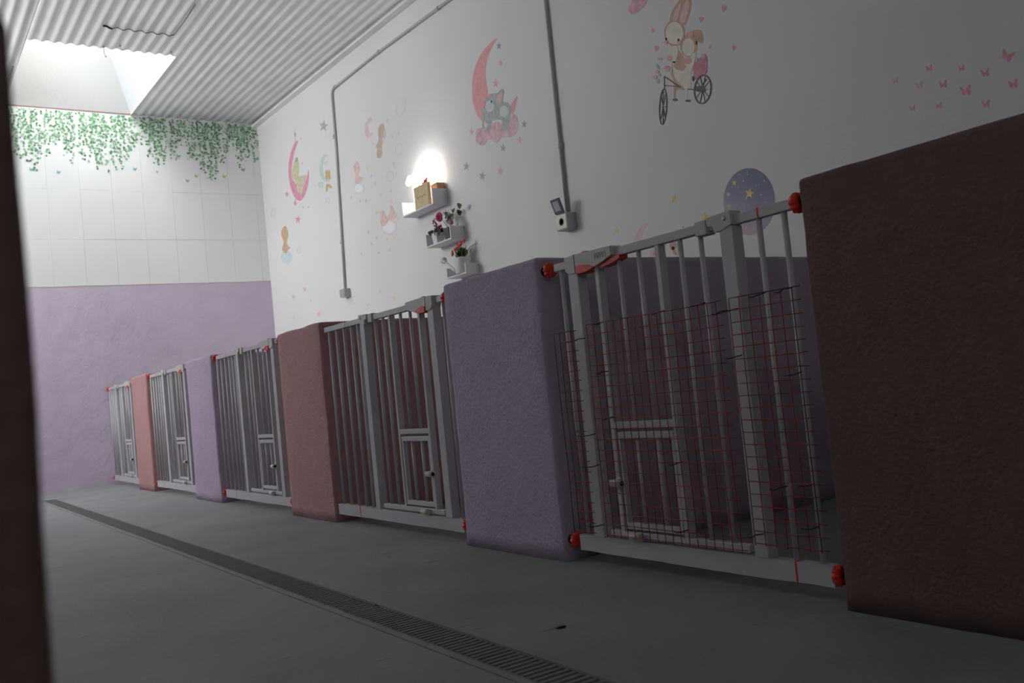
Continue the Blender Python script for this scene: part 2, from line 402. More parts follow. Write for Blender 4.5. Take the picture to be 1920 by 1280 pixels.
# ------------------------------------------------------------------ gates
XG = 1.986
def knob(root, y, z, dirn, name='adjusting_knob'):          # dirn = side where the low wall stands (+1 far, -1 near)
    mb = MB()
    w = lambda t: 1 + .07 * math.cos(10 * t)
    mb.lathe([(.012, -.011), (.024, -.0105), (.0265, -.006), (.0265, .006), (.024, .0105), (.012, .011)], (XG, y, z), (0, 1, 0), n=60, wob=w)
    k = sub(root, mb, name, M_red)
    mb = MB(); mb.tube((XG, y + dirn * .009, z), (XG, y + dirn * .030, z), .0075, n=12)
    mb.lathe([(.014, -.004), (.017, 0), (.017, .006)], (XG, y + dirn * .028, z), (0, dirn, 0), n=20)
    me = mb; bmesh.ops.translate(me.bm, verts=me.bm.verts, vec=-root_world(root))
    c = me.build('wall_cup', M_black, k)
    return k
def gate(ynear, yfar, yh, d, ext, knobs, zoff, label, red_y, bx=None):
    """yh = centre of the latch post, d = direction from latch to hinge along y."""
    root = empty('safety_gate', (XG, (ynear + yfar) / 2, 0), label, 'gate', 'white safety gates closing the pens')
    Y = lambda s: yh + d * s
    ra, rb = ynear + (.038 if 'nt' in knobs or 'nb' in knobs else .03), yfar - (.075 if 'ft' in knobs else .012)
    zt0, zt1, zb0, zb1 = 1.032 + zoff, 1.060 + zoff, .047, .102
    sub(root, MB().box(XG - .013, XG + .013, ra, rb, zt0, zt1, bev=.003), 'top_rail', M_gate)
    mb = MB(); seg = 14; ya = ra
    # thin bottom rail with a slightly battered lower edge
    rr = random.Random(int(yh * 100)); pts = []
    for i in range(seg + 1):
        yy = ra + (rb - ra) * i / seg; pts.append((XG - .018, yy, zb0 + rr.uniform(-.0018, .0018)))
    mb.prism([(XG - .018, ra, zb1), *pts, (XG - .018, rb, zb1)], (.034, 0, 0))
    sub(root, mb, 'bottom_rail', M_gate)
    for s in (0, .713):
        w = .027 if s == 0 else .025
        sub(root, MB().box(XG - .021, XG + .021, Y(s) - w, Y(s) + w, zb1, zt0 - .001, bev=.003), 'post', M_gate)
    sub(root, MB().tube((XG, Y(-.088), zb1), (XG, Y(-.088), zt0), .0082), 'bar', M_gate)
    for e in ext: sub(root, MB().tube((XG, e, zb1), (XG, e, zt0), .0082), 'bar', M_gate)
    # door leaf
    lo, hi = sorted((Y(.055), Y(.665)))
    mb = MB(); mb.box(XG - .013, XG + .013, lo, hi, zb1 + .007, zb1 + .029, bev=.003)
    for s in (.122, .42): mb.box(XG - .015, XG + .015, Y(s) - .0095, Y(s) + .0095, zb1 + .028, zt0 - .0005, bev=.002)
    zc = .470
    a, b_ = sorted((Y(.131), Y(.411)))
    mb.box(XG - .0145, XG + .0145, a, b_, zc, zc + .022, bev=.002)
    leaf = sub(root, mb, 'door_leaf', M_gate)
    for s in (.225, .322): sub(leaf, MB().tube((XG, Y(s), zc + .021), (XG, Y(s), zt0), .0075), 'bar', M_gate)
    for s in (.51, .595): sub(leaf, MB().tube((XG, Y(s), zb1 + .028), (XG, Y(s), zt0), .0082), 'bar', M_gate)
    # pet door
    mb = MB(); a, b_ = a + .005, b_ - .005
    mb.box(XG - .013, XG + .011, a, b_, zc - .034, zc - .012, bev=.002)
    mb.box(XG - .013, XG + .011, a, b_, zb1 + .037, zb1 + .058, bev=.002)
    for yy in (a, b_ - .014): mb.box(XG - .012, XG + .010, yy, yy + .014, zb1 + .056, zc - .032, bev=.002)
    pd = sub(root, mb, 'pet_door', M_gate)
    for s in (.225, .322): sub(pd, MB().tube((XG, Y(s), zb1 + .056), (XG, Y(s), zc - .032), .0072), 'bar', M_gate)
    # pet door latch on the latch-side stile
    yl = Y(.128)
    mb = MB()
    mb.lathe([(.006, -.040), (.011, -.034), (.013, -.010), (.0155, .006), (.0155, .022), (.010, .024)], (XG - .026, yl, .290), (0, -1, .0), n=20)
    mb.box(XG - .018, XG + .022, yl - .010, yl + .010, .272, .308, bev=.003)
    lt = sub(pd, mb, 'latch', M_gplastic)
    sub(root, MB().tube((XG - .026, yl - .0235, .290), (XG - .026, yl - .0262, .290), .0085), 'latch_hole', M_black)
    yl2 = Y(.20)
    mb = MB(); mb.lathe([(.006, -.040), (.012, -.032), (.0135, 0), (.0135, .022), (.010, .024)], (XG - .027, yl2, .118), (0, -1, 0), n=20)
    mb.box(XG - .018, XG - .010, yl2 - .02, yl2 + .02, .110, .128)
    sub(root, mb, 'bottom_latch', M_gplastic)
    # latch housing
    X0 = XG - .027
    pr = [(-.032, 1.022), (-.034, 1.036), (-.034, 1.068), (.02, 1.071), (.218, 1.068), (.218, 1.038), (.175, 1.024), (.125, 1.012), (.03, 1.010), (.008, 1.008), (-.02, 1.010)]
    mb = MB(); mb.prism([(X0, Y(s), z + zoff) for s, z in pr], (.048, 0, 0))
    bmesh.ops.bevel(mb.bm, geom=mb.bm.edges[:], offset=.002, segments=1, affect='EDGES')
    hs = sub(root, mb, 'latch_housing', M_gplastic)
    sub(hs, MB().box(X0 - .0008, X0 + .049, Y(.024) - .0012, Y(.024) + .0012, 1.012 + zoff, 1.0715 + zoff), 'seam', M_black)
    sub(hs, MB().prism([(X0 - .004, Y(s), z + zoff) for s, z in [(.032, 1.003), (.032, 1.028), (.05, 1.031), (.085, 1.028), (.128, 1.013), (.09, 1.003)]], (.055, 0, 0)), 'red_release_button', M_red)
    if d < 0:
        sub(hs, MB().prism([(X0 + .008, Y(s), z + zoff) for s, z in [(.15, 1.006), (.15, 1.014), (.20, 1.028), (.25, 1.034), (.25, 1.022), (.20, 1.010)]], (.036, 0, 0)), 'red_release_lever', M_red)
    sub(hs, MB().prism([(X0 + .012, Y(s), z + zoff) for s, z in [(.045, 1.068), (.055, 1.076), (.075, 1.076), (.085, 1.068)]], (.022, 0, 0)), 'red_top_tab', M_red)
    if d < 0:
        mb = MB()
        for k in range(5):
            yy = Y(.135 + .014 * k)
            mb.box(X0 - .0012, X0 + .001, yy - .0012, yy + .0012, 1.036 + zoff, 1.056 + zoff)
            if k < 4: mb.prism([(X0 - .0012, yy, 1.036 + zoff), (X0 - .0012, yy - .002, 1.036 + zoff), (X0 - .0012, yy - .012, 1.056 + zoff), (X0 - .0012, yy - .010, 1.056 + zoff)], (.002, 0, 0))
        sub(hs, mb, 'moulded_mark', mat('mark_grey', (.42, .41, .38), .6, .3))
    # hinge caps on the top rail
    a, b_ = sorted((Y(.595), Y(.638)))
    sub(root, MB().box(X0 + .006, X0 + .046, a, b_, 1.024 + zoff, 1.066 + zoff, bev=.002), 'hinge_cap', M_gplastic)
    a, b_ = sorted((Y(.648), Y(.735)))
    hb = MB()
    hb.prism([(X0 + .002, Y(s), z + zoff) for s, z in [(.648, 1.044), (.648, 1.068), (.738, 1.072), (.738, 1.034), (.70, 1.022), (.672, 1.022), (.672, 1.040)]], (.046, 0, 0))
    hc = sub(root, hb, 'hinge_cap', M_gplastic)
    sub(hc, MB().lathe([(.0075, -.003), (.0075, 0), (.005, .003)], (X0 + .002, Y(.715), 1.054 + zoff), (-1, 0, 0), n=16), 'screw', M_steel)
    # red marks where the extension is joined
    for z0, z1, xx in ((zt0, zt1, .0135), (zb0, zb1, .0187)):
        sub(root, MB().box(XG - xx, XG + .0135, red_y - .003, red_y + .003, z0 + .0005, z1 + .0005), 'red_band', M_red)
    for kk in knobs:
        yy, dd = (ynear + .032, -1) if kk[0] == 'n' else (yfar - .036, 1)
        knob(root, yy, (1.046 + zoff) if kk[1] == 't' else .077, dd)
    return root
gate(1.517, 2.690, 2.500, -1, [1.683, 1.596], ('nt', 'nb', 'ft', 'fb'), 0, 'nearest white safety gate, covered by red wire mesh panels', 1.674)
def ext(yf): return [yf - .055, yf - .155, yf - .255, yf - .35, yf - .43]
gate(3.379, 4.768, 3.532, 1, ext(4.768), ('nt', 'nb'), .004, 'second white safety gate from the right, in front of the dark pink pen', 4.47)
gate(5.446, 6.901, 5.595, 1, ext(6.901) + [6.901 - .50], ('nt', 'nb', 'ft', 'fb'), .020, 'third white safety gate, between the large pink and the small lilac low walls', 6.58)
gate(7.599, 9.053, 7.748, 1, ext(9.053) + [9.053 - .50], ('nt', 'nb', 'ft', 'fb'), .020, 'fourth white safety gate, between the small lilac and the small pink low walls', 8.72)
gate(9.703, YD, 9.852, 1, ext(YD - .01), ('nt', 'nb', 'ft', 'fb'), .010, 'furthest white safety gate, in the corner against the lilac far wall', 10.75)

# wire mesh panels tied to the nearest gate
def mesh_panel(ya, yb, z0, z1, label, black=None, stub=0):
    xm = XG - .050; root = empty('wire_mesh_panel', (xm, (ya + yb) / 2, z0), label, 'wire mesh', 'wire mesh panels tied to the nearest gate')
    P = .0352; k = 0; r = .0014
    rd = random.Random(int(ya * 1000))
    ny = max(1, round((ya - yb) / P)); nz = round((z1 - z0) / .0342)
    jz = [z0 + (z1 - z0) * i / nz for i in range(nz + 1)]
    jy = [ya + (yb - ya) * i / ny for i in range(ny + 1)]
    def pt(y, z):
        return (xm + .004 * noise.noise(Vector((y * 4, z * 4, ya))), y + .0035 * noise.noise(Vector((y * 3, z * 3, 5 + ya))), z + .0035 * noise.noise(Vector((y * 3, z * 3, 9 + ya))))
    red, blk = MB(), MB()
    for i, y in enumerate(jy):
        mb = blk if (black and i in black) else red
        mb.path([pt(y, z0 - .006)] + [pt(y, z) for z in jz], r, 5)
    for i, z in enumerate(jz):
        ps = [pt(y, z) for y in jy]
        if stub > 0: ps.append((ps[-1][0], yb - stub, ps[-1][2] + .002 * rd.uniform(-1, 1)))
        if stub < 0: ps.insert(0, (ps[0][0], ya - stub, ps[0][2]))
        (blk if (black and i == nz) else red).path(ps, r, 5)
    sub(root, red, 'red_wires', M_wire)
    if black: sub(root, blk, 'dark_wires', M_wirek)
    return root
def tie(root, y, z, l=.05):
    mb = MB(); rd = random.Random(int(y * 1000 + z * 100))
    mb.path([(XG - .051, y + l / 2, z), (XG - .053, y, z + rd.uniform(-.004, .001)), (XG - .049, y - l / 2, z + rd.uniform(-.002, .006)), (XG - .030, y - l / 2 - .012, z + .006)], .0018, 6)
    sub(root, mb, 'wire_tie', M_wirek)
pA = mesh_panel(2.600, 2.503, .122, .812, 'narrow left wire mesh panel, its outer wires black, beside the lilac low wall', black=(0, 1), stub=.028)
pB = mesh_panel(2.418, 1.828, .122, .823, 'wide red wire mesh panel covering the door leaf of the nearest gate', stub=.020)
pC = mesh_panel(1.778, 1.560, .148, .826, 'right-hand red wire mesh panel between the hinge post and the shade-darkened pink low wall', black=(6,), stub=.028)
for z in (.775, .45, .345, .145): tie(pA, 2.50, z, .07)
for y, z in ((2.375, .82), (2.375, .655), (2.37, .505), (2.08, .82), (2.075, .36), (2.08, .155), (1.91, .822), (1.83, .79)): tie(pB, y, z, .028)
for y, z in ((1.79, .79), (1.69, .82), (1.60, .82), (1.795, .66), (1.69, .30), (1.60, .60), (1.60, .31), (1.79, .165), (1.60, .2)): tie(pC, y, z, .03)

# ------------------------------------------------------------------ conduits and boxes on the right wall
XC = XW - .015
def conduit(pts, coups, label):
    root = empty('wall_conduit', (XC, pts[0][1], 2), label, 'conduit', 'grey conduits on the right wall')
    pp = []
    for i, p in enumerate(pts): pp.append(p)
    sub(root, MB().path(pp, .0125, 12), 'pipe', M_conduit)
    for (y, z, dy, dz) in coups:
        v = Vector((0, dy, dz)).normalized() * .018; c = Vector((XC, y, z))
        mb = MB(); mb.tube(c - v, c + v, .0165, n=14); mb.box(XC - .004, XW, y - .022 if dz else y - .01, y + .022 if dz else y + .01, z - .008, z + .008)
        sub(root, mb, 'clip', M_conduit)
    return root
P1 = [(XC, 8.835, 1.80), (XC, 8.78, 2.6), (XC, 8.735, 3.3), (XC, 8.722, 3.80), (XC, 8.715, 3.852), (XC, 8.69, 3.885), (XC, 8.64, 3.893), (XC, 7.6, 3.885), (XC, 6.3, 3.84), (XC, 5.0, 3.80), (XC, 3.2, 3.76)]
conduit(P1, [(8.755, 3.41, 0, 1), (8.815, 2.31, 0, 1), (8.64, 3.893, 1, 0), (7.59, 3.886, 1, 0), (6.45, 3.845, 1, 0)], 'grey conduit that runs below the ceiling, then drops down to a small box')
P2 = [(XC, 5.0, 1.78), (XC, 5.002, 2.6), (XC, 5.0, 3.3), (XC, 5.0, 3.80)]
conduit(P2, [(5.0, 2.275, 0, 1), (5.0, 3.45, 0, 1)], 'straight grey vertical conduit above the open-lid socket box')
def wallbox(y, z, w, h, dep, label, lid):
    root = empty('socket_box', (XW, y, z), label, 'socket box')
    sub(root, MB().box(XW - dep, XW, y - w / 2, y + w / 2, z - h / 2, z + h / 2, bev=.005), 'box_body', M_boxg)
    fx = XW - dep
    if lid:
        fp = sub(root, MB().box(fx - .004, fx + .004, y - w / 2 + .008, y + w / 2 - .008, z - h / 2 + .008, z + h / 2 - .006, bev=.002), 'socket_face', mat('pale_socket', (.72, .74, .60), .4, .4))
        mb = MB(); mb.lathe([(.028, 0), (.028, .002), (.024, .002), (.021, -.0)], (fx - .004, y, z), (-1, 0, 0), n=28)
        sub(fp, mb, 'socket_recess', mat('socket_olive', (.33, .36, .22), .5, .3))
        mb = MB()
        c = Vector((fx - .002, y, z + h / 2 + .004)); d = Vector((-.034, .0, .094)).normalized(); nrm = Vector((d.z, 0, -d.x)).normalized()
        a = [c + Vector((0, -.048, 0)), c + Vector((0, .048, 0)), c + Vector((0, .048, 0)) + d * .105, c + Vector((0, -.048, 0)) + d * .105]
        mb.prism(a, -nrm * .012)
        l = sub(root, mb, 'open_lid', mat('lid_dark_grey', (.13, .13, .17), .4, .4))
        mb = MB(); ce = (a[0] + a[2]) / 2 - nrm * .0122
        b4 = [ce + (q + (-nrm * .0122) - ce - (-nrm * .0122) * 1) * .62 for q in a]
        b4 = [Vector(q) for q in b4]
        b4 = [ce + (q - (a[0] + a[2]) / 2) * .66 for q in a]
        mb.prism(b4, -nrm * .002)
        sub(l, mb, 'lid_window', mat('lid_window', (.50, .48, .56), .2, .5))
        sub(root, MB().tube((fx - .002, y - .04, z + h / 2), (fx - .002, y + .04, z + h / 2), .006), 'lid_hinge', M_boxg)
    else:
        sub(root, MB().box(fx - .003, fx + .002, y - w / 2 + .012, y + w / 2 - .012, z - h / 2 + .014, z + h / 2 - .014, bev=.001), 'switch_plate', mat('plate_grey', (.40, .41, .44), .4, .4))
    return root
wallbox(4.985, 1.735, .125, .115, .082, 'grey socket box with its lid flipped open, above the nearest gate', True)
wallbox(8.80, 1.775, .12, .085, .07, 'small grey closed box at the foot of the bent conduit', False)

# ------------------------------------------------------------------ three shelves
def shelf(y0, y1, z0, h, xf, label):
    root = empty('wall_shelf', (XW, (y0 + y1) / 2, z0), label, 'shelf', 'white wall shelves with raised ends')
    sub(root, MB().box(xf, XW, y0, y1, z0, z0 + .012, bev=.001), 'board', M_shelf)
    for a, b_ in ((y0, y0 + .012), (y1 - .012, y1)):
        e = sub(root, MB().box(xf, XW, a, b_, z0 + .012, z0 + h, bev=.001), 'end_panel', M_shelf)
    mb = MB(); mb.lathe([(.006, 0), (.006, .002), (.003, .003)], (XW - .012, y0, z0 + h - .02), (0, -1, 0), n=12)
    sub(root, mb, 'screw', M_steel)
    return root
shelf(6.612, 7.181, 2.222, .133, 3.811, 'longest and topmost white wall shelf, holding the glowing lamp')
shelf(6.389, 6.809, 1.882, .112, 3.815, 'middle white wall shelf with two flower pots')
shelf(6.225, 6.534, 1.575, .086, 3.825, 'smallest and lowest white wall shelf, under the watering can planter')

# wooden plaque with script, leaning on the top shelf
root = empty('wooden_plaque', (3.84, 6.72, 2.236), 'pale wooden plaque with handwritten lettering standing on the top shelf', 'plaque')
M_wood = mat('pale_wood', (.70, .56, .34), .6, .3, var=.12, vscale=20)
def rotm(o, ang, ax): return Matrix.Translation(Vector(o)) @ Matrix.Rotation(ang, 4, ax) @ Matrix.Translation(-Vector(o))
px0, px1 = 3.817, 3.846
mb = MB(); mb.box(px0, px1, 6.695, 6.945, 2.235, 2.430, bev=.002)
sub(root, mb, 'board', M_wood)
mb = MB(); P = []
for i in range(120):
    t = i / 119; y = 6.90 - .16 * t; z = 2.325 + .008 * math.sin(t * 55) + (.020 * max(0, math.sin(t * 16.5 + 1)) ** 3)
    P.append((px0 - .0007, y + .004 * math.cos(t * 55), z))
mb.path(P, .0011, 5)
sub(root, mb, 'lettering', mat('faded_brown_ink', (.38, .22, .13), .7, .2))
# small copper box behind it
root = empty('wooden_box', (3.9, 6.65, 2.236), 'small orange-brown box behind the plaque at the near end of the top shelf', 'box')
sub(root, MB().box(3.872, 3.945, 6.628, 6.74, 2.235, 2.40, bev=.003), 'body', mat('orange_brown_wood', (.60, .33, .15), .5, .35, var=.25, vscale=12))
sub(root, MB().box(3.868, 3.949, 6.625, 6.743, 2.40, 2.412, bev=.002), 'lid', mat('pale_orange_wood', (.70, .45, .27), .5, .35))

# glowing cloud lamp on the top shelf
root = empty('cloud_lamp', (3.875, 6.86, 2.234), 'brightly glowing white cloud-shaped lamp on the top shelf', 'lamp')
M_glow = mat('lamp_glow', (.9, .9, .88), .4, .3, emit=(1, .97, .90), estr=13.0)
mb = MB()
cx, cy, cz = 3.885, 6.90, 2.535
for dx, dy, dz, r in ((0, 0, 0, .062), (-.02, .095, -.012, .05), (.0, .06, .028, .052), (-.01, -.01, .040, .055), (-.0, -.08, .02, .05), (-.02, -.13, -.01, .045), (-.03, -.05, -.03, .05), (-.03, .06, -.035, .045), (-.03, .15, -.005, .04), (-.03, -.16, -.02, .04), (-.03, .19, -.02, .03)):
    mb.sphere((cx + dx, cy + dy, cz + dz), r, sx=.75, sub=3)
sub(root, mb, 'shade', M_glow)
mb = MB(); mb.lathe([(.05, 0), (.052, .01), (.046, .02), (.046, .25), (.03, .26)], (3.888, 6.985, 2.234), n=24)
sub(root, mb, 'glowing_base', mat('lamp_base_glow', (.9, .9, .88), .4, .3, emit=(1, .97, .90), estr=2.2))
# little red bird ornament on the plaque
root = empty('red_ornament', (3.83, 6.745, 2.430), 'tiny red and orange ornament perched on top of the wooden plaque', 'ornament')
mb = MB(); mb.sphere((3.830, 6.745, 2.447), .018, sy=1.3); mb.sphere((3.830, 6.72, 2.463), .011); mb.sphere((3.830, 6.79, 2.441), .012, sy=2.2, sz=.5)
sub(root, mb, 'body', mat('coral_red', (.75, .14, .08), .5, .3))
mb = MB(); mb.prism([(3.835, 6.85, 2.429), (3.835, 6.88, 2.429), (3.835, 6.865, 2.452)], (-.006, 0, 0))
sub(root, mb, 'yellow_leaf', mat('yellow_leaf', (.8, .62, .1), .5, .3))

# ------------------------------------------------------------------ plants
G1 = mat('dark_leaf', (.018, .055, .022), .45, .4); G2 = mat('mid_leaf', (.06, .14, .035), .5, .35); G3 = mat('sage_leaf', (.25, .34, .24), .6, .3)
G4 = mat('olive_leaf', (.045, .10, .012), .45, .4)
M_rose = mat('crimson_petal', (.42, .02, .10), .6, .3); M_rosel = mat('light_rose_petal', (.62, .10, .24), .6, .3); M_berry = mat('dark_red_berry', (.32, .02, .04), .4, .4)
M_flo = mat('coral_flower', (.70, .07, .07), .6, .3); M_stem = mat('green_stem', (.10, .18, .05), .6, .3)
M_pot = mat('white_pot', (.72, .71, .69), .45, .4); M_potd = mat('charcoal_pot', (.05, .05, .048), .4, .4); M_twine = mat('pale_twine', (.75, .74, .68), .8, .2)
def leaf(mb, base, tip, w, fold=.2, serr=0, vert=False):
    base = Vector(base); tip = Vector(tip); d = tip - base; L_ = d.length
    up = Vector((0, 0, 1)) if abs(d.normalized().z) < .9 else Vector((1, 0, 0))
    s = d.cross(up).normalized(); nn = s.cross(d).normalized()
    if vert: s, nn = (nn * .9 + s * .3).normalized(), s
    K = 6; l = []; r = []; mid = []
    for i in range(K + 1):
        t = i / K; ww = w * math.sin(PI * min(1, t * .93 + .04)) ** .8
        if serr and i % 2 == 1: ww *= 1 + serr
        c = base + d * t + nn * (L_ * .12 * math.sin(PI * t))
        mid.append(mb.bm.verts.new(c)); l.append(mb.bm.verts.new(c + s * ww + nn * fold * ww)); r.append(mb.bm.verts.new(c - s * ww + nn * fold * ww))
    for i in range(K):
        for q in ((mid[i], mid[i + 1], l[i + 1], l[i]), (mid[i], r[i], r[i + 1], mid[i + 1])):
            f = mb.bm.faces.new(q); f.smooth = True; f.material_index = mb.mi
def sqpot(x, y, z, wb, wt, h):
    mb = MB()
    lo = [(x - wb, y - wb, z), (x + wb, y - wb, z), (x + wb, y + wb, z), (x - wb, y + wb, z)]
    hi = [(x - wt, y - wt, z + h), (x + wt, y - wt, z + h), (x + wt, y + wt, z + h), (x - wt, y + wt, z + h)]
    t = .005
    hi2 = [(x - wt + t, y - wt + t, z + h), (x + wt - t, y - wt + t, z + h), (x + wt - t, y + wt - t, z + h), (x - wt + t, y + wt - t, z + h)]
    ins = [(a, b_, c - .02) for a, b_, c in hi2]
    V = [[mb.bm.verts.new(p) for p in q] for q in (lo, hi, hi2, ins)]
    mb.bm.faces.new(V[0][::-1])
    for A, B in zip(V, V[1:]):
        for i in range(4): mb.bm.faces.new((A[i], A[(i + 1) % 4], B[(i + 1) % 4], B[i]))
    mb.bm.faces.new(V[3])
    return mb
# white pot with berries and holly leaves
px, py, pz = 3.862, 6.672, 1.894
root = empty('potted_berries', (px, py, pz), 'small white square pot with holly leaves and a berry spike on the middle shelf', 'potted plant')
pot = sub(root, sqpot(px, py, pz, .032, .043, .092), 'pot', M_pot)
mb = MB(); mb.path([(px - .046, py - .02, pz + .12), (px - .052, py - .018, pz + .085), (px - .05, py - .03, pz + .065), (px - .046, py - .04, pz + .068)], .003, 6)
sub(root, mb, 'twine', M_twine)
mb = MB()
for a, l_, zz in ((1.65, .12, .02), (2.6, .08, .0), (-.6, .09, .01), (-1.6, .10, .0), (.6, .07, .02), (3.4, .07, .0)):
    leaf(mb, (px, py, pz + .085), (px + .055 * math.cos(a) if abs(math.cos(a)) > .3 else px - .03, py + l_ * math.sin(a), pz + .10 + zz), .028, .15, .4, vert=True)
sub(root, mb, 'leaves', G1)
mb = MB(); mb.path([(px, py, pz + .08), (px - .005, py + .015, pz + .15), (px - .008, py + .03, pz + .215)], .002, 5)
sub(root, mb, 'stem', M_stem)
mb = MB(); rd = random.Random(5)
for i in range(22):
    t = i / 21; mb.sphere((px - .006 + rd.uniform(-.013, .013), py + .008 + .024 * t + rd.uniform(-.015, .015), pz + .115 + .105 * t), .009 - .003 * t, sub=1)
for i in range(14): mb.sphere((px - .01 + rd.uniform(-.02, .02), py - .045 + rd.uniform(-.018, .018), pz + .125 + rd.uniform(-.018, .022)), .009, sub=1)
sub(root, mb, 'berries', M_berry)
# charcoal pot with rose and foliage
px, py, pz = 3.866, 6.475, 1.894
root = empty('potted_rose', (px, py, pz), 'charcoal pot with a crimson rose and round leaves on the middle shelf', 'potted plant')
sub(root, sqpot(px, py, pz, .032, .044, .098), 'pot', M_potd)
mb = MB()
for tgt in ((px - .045, py + .085, pz + .205), (px + .0, py - .02, pz + .225), (px + .02, py - .11, pz + .235), (px - .01, py - .055, pz + .12)):
    mb.path([(px, py, pz + .08), ((px + tgt[0]) / 2, (py + tgt[1]) / 2 + .01, pz + .16), tgt], .0022, 5)
sub(root, mb, 'stems', M_stem)
mb = MB(); c0 = Vector((px - .045, py + .085, pz + .205))
mb.mi = 0; mb.sphere(c0, .021, sub=2)
for ringn, (rr, n_, sz, mi) in enumerate(((.012, 5, .016, 0), (.021, 6, .019, 0), (.030, 7, .020, 1))):
    for k in range(n_):
        a = k * 2 * PI / n_ + ringn * .5
        v = Vector((-.012 + .008 * ringn, math.cos(a) * rr, math.sin(a) * rr))
        mb.mi = mi
        mb.sphere(c0 + v, sz, sx=.75, sy=.85 if ringn else .6, sz=.6, sub=2, rot=Matrix.Rotation(a - PI / 2, 3, 'X'))
sub(root, mb, 'rose_bloom', [M_rose, M_rosel])
mb = MB(); mb.sphere((px - .02, py - .062, pz + .128), .019, sub=2); sub(root, mb, 'rose_bud', M_rosel)
mb = MB(); rd = random.Random(9)
for i in range(14):
    bx, by, bz = px - .02 + rd.uniform(-.02, .02), py - .0 + rd.uniform(-.035, .03), pz + .12 + rd.uniform(0, .09)
    leaf(mb, (bx, by, bz), (bx + rd.uniform(-.03, .03), by + rd.uniform(-.05, .03), bz + rd.uniform(0, .045)), .018, .2, vert=(i % 2 == 0))
sub(root, mb, 'sage_leaves', G3)
mb = MB()
for (a, b_, c, dx, dy, dz, w) in ((.01, -.085, .225, -.0, .055, .01, .019), (.02, -.125, .24, .0, -.06, .012, .022), (.02, -.12, .225, .0, -.02, -.055, .018), (.0, .03, .225, 0, .05, .01, .014)):
    leaf(mb, (px + a, py + b_, pz + c), (px + a + dx, py + b_ + dy, pz + c + dz), w * 1.15, .1, vert=True)
sub(root, mb, 'round_leaves', G4)
mb = MB()
for k in range(9): mb.sphere((px - .02 + .02 * math.cos(k * 2.1), py - .01 + .045 * math.sin(k * 1.3), pz + .225 + .02 * math.sin(k * 2.7)), .007, sub=1)
for k in range(6): mb.sphere((px + .01, py - .10 + .012 * math.cos(k), pz + .115 + .012 * math.sin(k)), .010, sub=1)
sub(root, mb, 'white_blossoms', M_twine)
# watering can planter
px, py, pz = 3.872, 6.335, 1.587
root = empty('watering_can_planter', (px, py, pz), 'white watering can planter with coral flowers on the lowest shelf', 'planter')
mb = MB(); mb.lathe([(.062, 0), (.064, .004), (.070, .125), (.070, .13), (.066, .13), (.064, .115)], (px, py, pz), n=36)
sub(root, mb, 'can_body', M_pot)
mb = MB(); mb.path([(px - .02, py + .055, pz + .02), (px - .03, py + .11, pz + .055), (px - .035, py + .165, pz + .10), (px - .037, py + .205, pz + .128)], [.017, .013, .010, .010], 12)
sp = sub(root, mb, 'spout', M_pot)
mb = MB(); mb.lathe([(.010, 0), (.014, .012), (.030, .045), (.030, .049), (.004, .052)], (px - .036, py + .20, pz + .122), (-.05, .75, .55), n=24)
sub(root, mb, 'spout_rose', M_pot)
mb = MB(); rd = random.Random(11)
for i in range(150):
    a = rd.uniform(0, 2 * PI); rr = rd.uniform(0, .05); bx, by = px + rr * math.cos(a), py + rr * math.sin(a)
    tz = rd.uniform(.05, .135); dx, dy = rd.uniform(-.03, .02) , rd.uniform(-.06, .075)
    mb.mi = rd.choice((0, 1, 1, 2))
    m0 = Vector((bx + dx * .3, by + dy * .4, pz + .12 + tz * rd.uniform(.2, .6)))
    leaf(mb, m0, m0 + Vector((dx * .5, dy * .5, rd.uniform(.008, .05))), rd.uniform(.004, .008), .2)
sub(root, mb, 'foliage', [G1, G2, G4])
mb = MB()
for (dy, dz, dx) in ((.105, .175, -.03), (.10, .195, -.03), (.055, .205, -.03), (.04, .20, -.035), (.0, .225, -.03), (.01, .24, -.03), (-.03, .235, -.02), (-.04, .25, -.02), (-.02, .225, -.03), (-.055, .265, 0), (.11, .185, -.02), (.03, .215, -.03)):
    for k in range(5):
        a = k * 1.256
        mb.sphere((px + dx, py + dy + .009 * math.cos(a), pz + dz + .009 * math.sin(a)), .008, sx=.6, sub=1)
sub(root, mb, 'flowers', M_flo)
mb = MB()
for (dy, dz, dx) in ((.10, .185, -.03), (.045, .20, -.03), (0, .225, -.03), (-.035, .24, -.02), (-.05, .26, 0)):
    mb.path([(px, py, pz + .11), (px + dx * .6, py + dy * .45, pz + dz * .78), (px + dx, py + dy, pz + dz)], .0015, 5)
mb.path([(px, py - .04, pz + .12), (px, py - .075, pz + .16), (px + .01, py - .12, pz + .20), (px + .02, py - .18, pz + .212), (px + .02, py - .225, pz + .208)], [.004, .004, .003, .002, .001], 5)
sub(root, mb, 'stems', M_stem)

